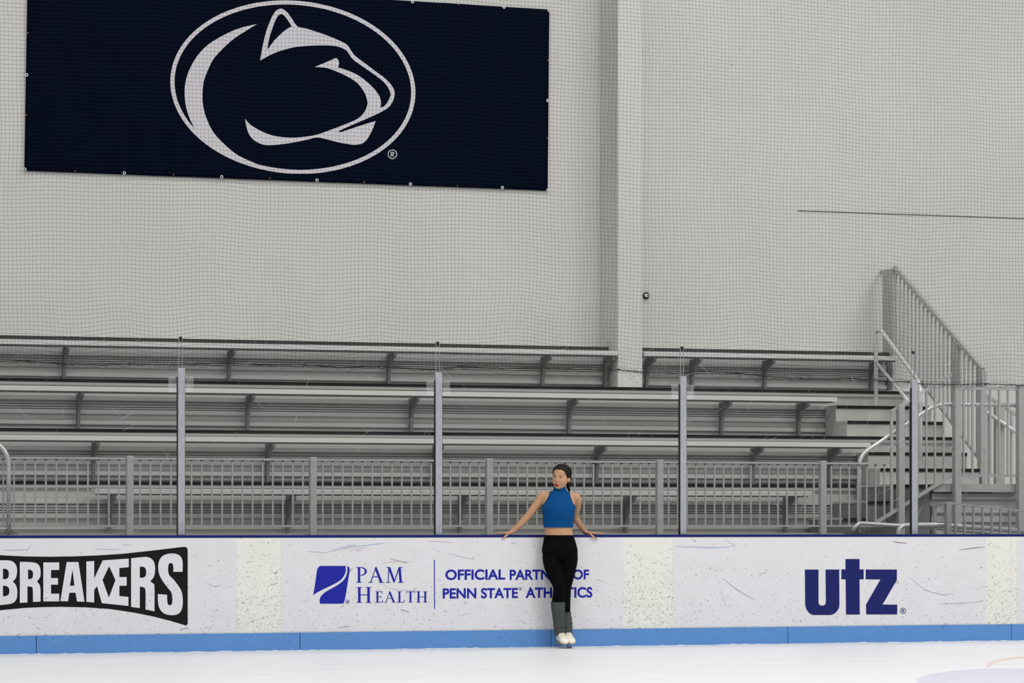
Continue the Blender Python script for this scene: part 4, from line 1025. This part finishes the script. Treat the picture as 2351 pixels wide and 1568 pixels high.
# hands, palm down on the cap of the boards
CT = CAPZ+.0012
def on_cap(v, h): v = v.copy(); v.z = CT+h; return v
def hand(mb, wrist, palm0, dirv, side, thumb_pts):
    "dirv: the way the fingers point; side: from the little finger to the index finger"
    k0 = on_cap(palm0, .017)
    limb(mb, [(wrist, .0225), (on_cap(palm0-dirv*.012, .021), .0185)], flat=1.15, fdir=side)
    ring = []
    for j, w, h in ((-.015, .024, .030), (.010, .033, .030), (.040, .037, .026), (.070, .038, .021), (.084, .036, .016)):
        c = k0+dirv*j; ring.append([Vector((0, 0, 0))+c+side*w*math.cos(2*math.pi*k/18)+Uv*((h/2)*math.sin(2*math.pi*k/18)-.017+h/2+.001) for k in range(18)])
    ring_loft(mb, ring)
    for off, ang, Ln in ((.0285, 9, .066), (.0095, 2, .074), (-.0095, -5, .069), (-.0275, -14, .053)):
        a = math.radians(ang); dv = (dirv*math.cos(a)+side*math.sin(a)).normalized(); b = k0+dirv*.074+side*off
        limb(mb, [(on_cap(b, .0125), .0088), (on_cap(b+dv*Ln*.40, .0155), .0083), (on_cap(b+dv*Ln*.72, .0105), .0074), (on_cap(b+dv*Ln, .0068), .0062)], n=10, res=3)
    limb(mb, thumb_pts, n=10, res=3)
dR = (-Rv*.985+Fv*.05).normalized(); dR.z = 0; dR.normalize(); sR = Vector((-dR.y, dR.x, 0)); sR = sR if sR.y < 0 else -sR
pR = Q(1170.5, 1226, .02)
hand(mb, Q(1174.5, 1221, .028), pR, dR, sR, [(on_cap(pR+dR*.004+sR*.016, .018), .0125), (Q(1163, 1228.5, -.030), .0105), (Q(1157.5, 1233.5, -.040), .0088), (Q(1154, 1236.5, -.044), .0068)])
dL = (Rv*.975+Fv*.0).normalized(); sL = Vector((-dL.y, dL.x, 0)); sL = sL if sL.y < 0 else -sL
pL = Q(1350, 1227, .285)
hand(mb, Q(1344.5, 1222, .305), pL, dL, sL, [(on_cap(pL+dL*.004+sL*.016, .018), .0125), (Q(1358.5, 1229, .232), .0105), (Q(1365.5, 1235, .234), .0088), (Q(1370.5, 1238.8, .238), .0068)])
# neck and head
limb(mb, [(Q(1286, 1128, .012), .050), (Q(1287, 1112, .002), .046), (Q(1288, 1100, -.01), .048)])
blob(mb, Hd(0, -.018, .030), .0775, .094, .082, hax)            # skull
blob(mb, Hd(0, .014, -.020), .0735, .070, .090, hax)            # face
blob(mb, Hd(0, .022, -.068), .0530, .054, .046, hax)            # jaw
blob(mb, Hd(0, .050, -.096), .027, .024, .018, hax)             # chin
for s_ in (-1, 1):
    blob(mb, Hd(s_*.032, .040, -.040), .032, .036, .040, hax)   # cheeks
    blob(mb, Hd(s_*.0765, -.022, -.024), .008, .018, .028, hax) # ears
    blob(mb, Hd(s_*.010, .076, -.042), .0080, .008, .0068, hax) # nostrils
limb(mb, [(Hd(0, .068, .004), .0080), (Hd(0, .077, -.018), .0088), (Hd(0, .0845, -.038), .0105)], n=10)  # nose
blob(mb, Hd(0, .070, -.070), .022, .014, .014, hax)             # lips mass
person = fused('person', mb, .0034, 5, M['skin'], None)
foot = Q(1297, 1488, -.115); foot.z = 0
at_origin(person, foot)
tag(person, 'young woman in a blue sleeveless top and black leggings leaning back against the rink boards', 'person')
PB = foot
# press the eye sockets in
co = np.array([v.co for v in person.data.vertices])+np.array(PB)
H = np.stack([(co-np.array(HC)) @ np.array(a) for a in (hx, hf, hz)], axis=1)
push = np.zeros(len(co))
for s_ in (-1, 1):
    push += .0062*np.exp(-(((H[:, 0]-s_*.030)/.016)**2+((H[:, 2]+.003)/.011)**2))*(H[:, 1] > .02)
push += .0025*np.exp(-((H[:, 0]/.02)**2+((H[:, 2]+.0875)/.008)**2))*(H[:, 1] > .02)
co = co-push[:, None]*np.array(hf)[None]
# navel
nv = np.array(Q(1287, 1226, -.086)); dd = np.linalg.norm(co-nv, axis=1); co = co+np.array(Fv)[None]*(.006*np.exp(-(dd/.010)**2))[:, None]
for v, c in zip(person.data.vertices, co): v.co = Vector(c)-PB
person.data.update()
# ---- surface lookup on the face
bvh = BVHTree.FromPolygons([tuple(c) for c in co], [tuple(p.vertices) for p in person.data.polygons])
def face_pt(x, z, lift=.0006):
    hit = bvh.ray_cast(Hd(x, .25, z), -hf)
    p = hit[0] if hit[0] else Hd(x, .08, z)
    return p+hf*lift
def decal(name, pts, mat, lift=.0008, parent=None, dome=0.0):
    "a thin patch lying on the face, outline in head coordinates"
    pts = smooth_closed(pts, 4, 60); n = len(pts); cx_ = sum(p[0] for p in pts)/n; cz_ = sum(p[1] for p in pts)/n
    vs = []; fs = []
    for k, s_ in enumerate((1.0, .66, .33)):
        for (x, z) in pts: vs.append(face_pt(cx_+(x-cx_)*s_, cz_+(z-cz_)*s_, lift+dome*(1-s_*s_)))
    vs.append(face_pt(cx_, cz_, lift+dome))
    for k in range(2):
        for i in range(n): fs.append((k*n+i, k*n+(i+1) % n, (k+1)*n+(i+1) % n, (k+1)*n+i))
    for i in range(n): fs.append((2*n+i, 2*n+(i+1) % n, 3*n))
    # a rim going into the skin gives the patch its thickness
    o = len(vs); vs += [v-hf*.0025 for v in vs[:n]]
    for i in range(n): fs.append((i, o+i, o+(i+1) % n, (i+1) % n))
    return MB().add(vs, fs).build(name, mat, parent or person, smooth=True)
for s_ in (-1, 1):
    ex = s_*.0330; e = s_
    decal('eye', [(ex-.0140, -.0045), (ex-.008, -.0005), (ex+.000, .0008), (ex+.008, -.0005), (ex+.0140, -.0045), (ex+.007, -.0078), (ex-.006, -.0080)], M['eye_white'], .0010, None, .0012)
    ix = ex-.0015
    decal('iris', [(ix+.0052*math.cos(t), -.0034+.0044*math.sin(t)) for t in [2*math.pi*k/10 for k in range(10)]], M['iris'], .0020, None, .001)
    decal('eyelash', [(ex-.0155, -.0050), (ex-.008, -.0002), (ex+.000, .0012), (ex+.008, -.0002), (ex+.0155, -.0050), (ex+.009, .0014), (ex+.000, .0030), (ex-.009, .0014)], M['iris'], .0020)
    decal('eyebrow', [(ex-e*.018, .0135), (ex-e*.006, .0165), (ex+e*.008, .0180), (ex+e*.019, .0135), (ex+e*.008, .0145), (ex-e*.006, .0120), (ex-e*.018, .0090)], M['brow'], .0012)
    decal('nostril', [(s_*.0075-.003, -.0475), (s_*.0075+.003, -.0475), (s_*.0075+.002, -.0500), (s_*.0075-.002, -.0500)], M['mouth'], .0004)
decal('lips', [(-.0225, -.0735), (-.012, -.0655), (-.004, -.0625), (0, -.0640), (.004, -.0625), (.012, -.0655), (.0225, -.0735), (.014, -.0850), (.005, -.0905), (-.005, -.0905), (-.014, -.0850)], M['lips'], .0012, None, .0035)
decal('mouth_opening', [(-.015, -.0735), (-.006, -.0700), (0, -.0708), (.006, -.0700), (.015, -.0735), (.007, -.0775), (-.007, -.0775)], M['mouth'], .0052)

# ---- hair: a fitted cap over the skull, gathered into a low tail
def hair_line(az):   # lowest height of the hair for a direction round the head (degrees from the face)
    return float(np.interp(abs(az), [0, 22, 42, 56, 66, 76, 86, 98, 118, 132, 180], [.068, .067, .058, .038, .012, -.010, -.022, -.006, -.012, -.085, -.092]))
me = person.data; keep = []
HH = np.stack([(co-np.array(HC)) @ np.array(a) for a in (hx, hf, hz)], axis=1)
cen = np.array([HH[list(p.vertices)].mean(0) for p in me.polygons])
az = np.degrees(np.arctan2(cen[:, 0], cen[:, 1]+.005))
isear = (np.abs(np.abs(cen[:, 0])-.081) < .012) & (np.abs(cen[:, 1]+.022) < .024) & (cen[:, 2] < -.004) & (cen[:, 2] > -.06)
line = np.array([hair_line(a) for a in az])
sel = (cen[:, 2] > line) & (np.linalg.norm(cen, axis=1) < .16) & ~isear & (cen[:, 2] > -.10)
nrm = np.array([v.normal for v in me.vertices]); vid = {}; hv = []; hfaces = []
for fi in np.nonzero(sel)[0]:
    f = []
    for vi in me.polygons[fi].vertices:
        if vi not in vid:
            vid[vi] = len(hv); q = HH[vi]; a_ = math.degrees(math.atan2(q[0], q[1]+.005)); edge = max(0, min(1, (q[2]-hair_line(a_))/.050))
            part = math.exp(-(q[0]/.006)**2)*(.004 if q[2] > .05 else 0)
            wav = .0012*math.sin(a_*.9+q[2]*60)
            hv.append(Vector(co[vi])+Vector(nrm[vi])*(.0008+.0118*edge**.9-part*min(1,max(0,(edge-.5)*2))+wav*edge))
        f.append(vid[vi])
    hfaces.append(f)
hb = MB().add(hv, hfaces).build('hair', M['hair'], person, smooth=True)
sq = hb.modifiers.new('sleek', 'SMOOTH'); sq.factor = .5; sq.iterations = 5
sd = hb.modifiers.new('body', 'SOLIDIFY'); sd.thickness = .006; sd.offset = -1
def strand(name, pts, n=8):
    t_ = MB(); limb(t_, pts, n=n); return t_.build(name, M['hair'], person, smooth=True)
strand('ponytail', [(Hd(.010, -.098, -.030), .030), (Hd(.034, -.100, -.066), .024), (Q(1304.5, 1118, .04), .016), (Q(1306.5, 1124, .045), .012), (Q(1307.5, 1130, .05), .006)], 16)
strand('hair_strand', [(Hd(.080, -.004, .022), .006), (Hd(.084, -.016, .006), .006), (Hd(.086, -.036, .000), .005)])
strand('hair_strand', [(Hd(.086, -.036, .000), .003), (Hd(.088, -.044, -.040), .0022), (Hd(.084, -.048, -.078), .0010)], 6)
strand('hair_strand', [(Hd(.058, .048, .050), .0014), (Hd(.064, .048, .028), .0010), (Hd(.068, .042, .006), .0006)], 6)
strand('hair_strand', [(Hd(-.080, .004, .030), .005), (Hd(-.086, -.004, .0), .0032), (Hd(-.088, -.010, -.030), .0010)], 6)
strand('hair_strand', [(Hd(-.084, -.016, .030), .008), (Hd(-.090, -.024, .0), .006), (Hd(-.090, -.032, -.020), .0026)], 6)

# ---- clothes
top = [(1281.5, 1211, 33.6, .094, .0), (1281.6, 1209, 33.8, .095, .0), (1282, 1196, 35.2, .102, -.002), (1282.3, 1182, 36.6, .120, -.010), (1282.3, 1170, 37.8, .126, -.014), (1282.3, 1163.5, 37.8, .123, -.012), (1283, 1156, 34.4, .115, -.006), (1284, 1146, 29.5, .103, .0), (1284.5, 1138, 26.3, .090, .006), (1284.7, 1132, 24.2, .078, .01), (1284.8, 1128.2, 22.6, .070, .01),
       (1285.2, 1126.6, 16.5, .064, .008), (1285.2, 1124, 14.8, .060, .004), (1285.0, 1121, 14.2, .058, .0), (1284.8, 1118.6, 13.9, .057, -.002)]
def garment(name, rows, mat, power, n=56, res=5, parent=person, fold=None, thick=.003):
    rings = []
    R_ = spl(rows, res)
    for i, (x, y, hw, hd, d) in enumerate(R_):
        c = Q(x, y, d); r = []
        pw = power(y) if callable(power) else power
        for k in range(n):
            a = 2*math.pi*k/n; ca, sa_ = math.cos(a), math.sin(a); e = (abs(ca)**pw+abs(sa_)**pw)**(-1/pw)
            g = fold(a, y) if fold else 0
            r.append(c+Rv*(hw*PXM+g)*ca*e+Fv*(hd+g)*sa_*e)
        rings.append(r)
    m_ = MB(); vs = [p for r in rings for p in r]; fs = []
    for i in range(len(rings)-1):
        for k in range(n): a = i*n+k; b = i*n+(k+1) % n; fs.append((a, b, b+n, a+n))
    o = m_.add(vs, fs).build(name, mat, parent, smooth=True)
    s = o.modifiers.new('cloth', 'SOLIDIFY'); s.thickness = thick; s.offset = -1
    return o
garment('sleeveless_top', top, M['knit'], lambda y: float(np.interp(y, [1118, 1126, 1130, 1160, 1178, 1211], [2.0, 2.0, 2.6, 2.5, 2.25, 2.2])), fold=lambda a, y: .0016*math.sin(3*a+y*.25)*(y > 1128)+.0015*math.sin(y*1.5)*(1118 < y < 1133))
lg_ = MB()
trunk(lg_, [(1284, 1231, 32.6, .0895, .0)]+[(1284.2, 1236, 33.7, .093, .0)]+torso[12:], .0045)
limb(lg_, legR[:-1], .004); limb(lg_, legL[:-1], .004)
lgo = fused('leggings', lg_, .004, 4, M['leggings'], person)
wb = garment('waistband', [(1283.5, 1243, 36.2, .101, .0), (1283.2, 1236, 34.6, .0965, .0), (1283.1, 1231, 33.4, .0935, .0), (1283.1, 1228.6, 33.0, .0925, .0)], M['leggings'], 2.05)
def warmer(name, pts, label):
    rows = spl([(*p, r) for p, r in pts], 6); P = [Vector(r[:3]) for r in rows]; n = 144; rings = []
    for i, p in enumerate(P):
        t = (P[min(i+1, len(P)-1)]-P[max(i-1, 0)]).normalized(); x = (Rv-t*Rv.dot(t)).normalized(); y = t.cross(x); r = rows[i][3]
        rings.append([p+(x*math.cos(2*math.pi*k/n)+y*math.sin(2*math.pi*k/n))*(r+.0016*math.cos(18*2*math.pi*k/n)) for k in range(n)])
    vs = [q for r in rings for q in r]; fs = []
    for i in range(len(rings)-1):
        for k in range(n): a = i*n+k; b = i*n+(k+1) % n; fs.append((a, b, b+n, a+n))
    o = MB().add(vs, fs).build(name, M['warmer'], person, smooth=True); s = o.modifiers.new('wool', 'SOLIDIFY'); s.thickness = .004; s.offset = -1
    o['label'] = label; return o
warmer('leg_warmer', [(Q(1281, 1381.5, -.06), .0655), (Q(1281, 1389, -.058), .0650), (Q(1281.5, 1396, -.056), .0632), (Q(1282.5, 1408, -.05), .0600), (Q(1283, 1422, -.045), .0560), (Q(1284, 1428, -.042), .0525), (Q(1284, 1433, -.042), .0555), (Q(1284.5, 1440, -.04), .0540), (Q(1285, 1443, -.04), .0515), (Q(1286.2, 1450, -.04), .0530), (Q(1287, 1458, -.04), .0500)], 'long straight grey leg warmer with ribs')
warmer('leg_warmer', [(Q(1297.5, 1406, .015), .0520), (Q(1298, 1412, .015), .0525), (Q(1298.5, 1415, .012), .0490), (Q(1299.5, 1420, .012), .0545), (Q(1300, 1425, .01), .0505), (Q(1300.5, 1431, .008), .0555), (Q(1301, 1436, .006), .0505), (Q(1301.5, 1441, .004), .0540), (Q(1302, 1445, .002), .0480), (Q(1302.5, 1451, .0), .0480), (Q(1303, 1458, -.004), .0450)], 'short slouched grey leg warmer')
# ---- skates
def skate(anx, any_, and_, toe, label):
    """boot around the ankle point, pointing at `toe` (a point on the ice)"""
    an = Q(anx, any_, and_); base = Vector((an.x, an.y, 0)); fd = Vector((toe.x-base.x, toe.y-base.y, 0)); Lf = fd.length; fd.normalize(); wd = Vector((-fd.y, fd.x, 0))
    wd = wd if wd.dot(Rv) > 0 else -wd
    P = lambda f, w, h: base+fd*f+wd*w+Uv*h
    b = MB(); rings = []
    for f, hw, h0, h1 in ((-.072, .016, .064, .100), (-.066, .028, .060, .125), (-.045, .035, .057, .150), (-.010, .036, .055, .165), (.025, .036, .052, .158), (.060, .038, .048, .132), (.095, .042, .045, .112), (.125, .043, .044, .100), (.150, .040, .044, .090), (.168, .030, .045, .078), (.176, .016, .048, .066)):
        f2 = f*Lf/.176; c = (h0+h1)/2; hh = (h1-h0)/2
        rings.append([P(f2, hw*math.copysign(abs(math.cos(t))**.8, math.cos(t)), c+hh*math.copysign(abs(math.sin(t))**.75, math.sin(t))) for t in [2*math.pi*k/24 for k in range(24)]])
    ring_loft(b, rings)
    limb(b, [(P(-.022, 0, .10), .040), (P(-.020, 0, .14), .036), (an+Uv*.020, .032)], n=20)
    boot = fused('skate_boot', b, .0035, 4, M['leather'], person); boot['label'] = label
    out = [(-.072, .016), (-.06, .024), (-.02, .026), (.03, .027), (.08, .035), (.125, .038), (.155, .033), (.172, .014)]
    ol = [(f*Lf/.176, w) for f, w in out]; ol = ol+[(f, -w) for f, w in reversed(ol)]
    sm_ = MB(); n = len(ol); top_ = []; bot = []
    for f, w in ol:
        h = .060-.014*min(1, max(0, (f+.03)/.10)); top_.append(P(f, w, h)); bot.append(P(f, w, h-.004))
    sm_.add(top_+bot, [tuple(range(n)), tuple(range(2*n-1, n-1, -1))]+[(i, (i+1) % n, (i+1) % n+n, i+n) for i in range(n)]); sm_.build('sole', M['sole'], boot)
    hl = MB(); hp = [P(f, w, h) for h in (.054, .046) for f, w in ((-.072, .020), (-.03, .028), (-.02, .026), (-.02, -.026), (-.03, -.028), (-.072, -.020))]
    hl.add(hp, [tuple(range(6)), tuple(range(11, 5, -1))]+[(i, (i+1) % 6, (i+1) % 6+6, i+6) for i in range(6)]); hl.build('heel', M['sole'], boot)
    k = Lf/.176
    def plate(prof, t):
        m_ = MB(); n = len(prof); vs = [P(f*k, -t, h) for f, h in prof]+[P(f*k, t, h) for f, h in prof]
        tri = tessellate_polygon([[Vector((f, h, 0)) for f, h in prof]])
        m_.add(vs, [(i, (i+1) % n, (i+1) % n+n, i+n) for i in range(n)]+[tuple(q) for q in tri]+[tuple(i+n for i in reversed(q)) for q in tri]); return m_
    pl = plate([(-.088, .006), (-.07, .001), (0, .0004), (.09, .0005), (.15, .003), (.178, .012), (.178, .030), (.165, .030), (.155, .022), (.12, .022), (.125, .040), (.085, .040), (.075, .022), (-.005, .020), (-.018, .046), (-.062, .046), (-.072, .022), (-.088, .018)], .0022)
    for f0, f1, h in ((-.066, -.014, .0462), (.080, .150, .0395)):
        vs = [P(f*k, w, hh) for hh in (h-.002, h) for f, w in ((f0, -.02), (f1, -.024), (f1, .024), (f0, .02))]
        pl.add(vs, [(0, 1, 2, 3), (7, 6, 5, 4), (0, 4, 5, 1), (1, 5, 6, 2), (2, 6, 7, 3), (3, 7, 4, 0)])
    pl.build('blade', M['blade'], boot)
    bv = BVHTree.FromPolygons([tuple(Vector(v.co)+base_of(boot)) for v in boot.data.vertices], [tuple(p.vertices) for p in boot.data.polygons])
    lc = MB(); ey = MB()
    for j in range(6):
        f = (.030+.013*j)*k; row = []
        for w in np.linspace(-.019, .019, 7):
            hit = bv.ray_cast(P(f+(.006 if j % 2 else -.006)*(w/.019), w, .3), -Uv)
            if hit[0] and hit[0].z < .158: row.append(hit[0]+Uv*.0012)
        if len(row) > 2:
            lc.tube(row, .0016, 6)
            for q in (row[0], row[-1]): ey.tube([q-Uv*.002, q+Uv*.0022], .0026, 8)
    lc.build('laces', M['lace'], boot); ey.build('eyelets', M['eyelet'], boot)
def ice_at(x, d): v = Q(x, 1480, d); v.z = 0; return v
skate(1288.0, 1452, -.045, ice_at(1298.5, -.215), 'cream skate boot in front, at the left')
skate(1303.5, 1452, -.005, ice_at(1313.5, -.175), 'cream skate boot tucked behind, at the right')
# bracelet on her left wrist
bw = Q(1345.5, 1222.5, .302); ax_ = (Q(1350, 1227, .30)-Q(1338, 1214, .28)).normalized(); b1 = ax_.orthogonal().normalized(); b2 = ax_.cross(b1)
MB().tube([bw+(b1*math.cos(t)+b2*math.sin(t))*.0245 for t in [2*math.pi*k/24 for k in range(25)]], .0013, 6, cap=False).build('bracelet', M['bead'], person)
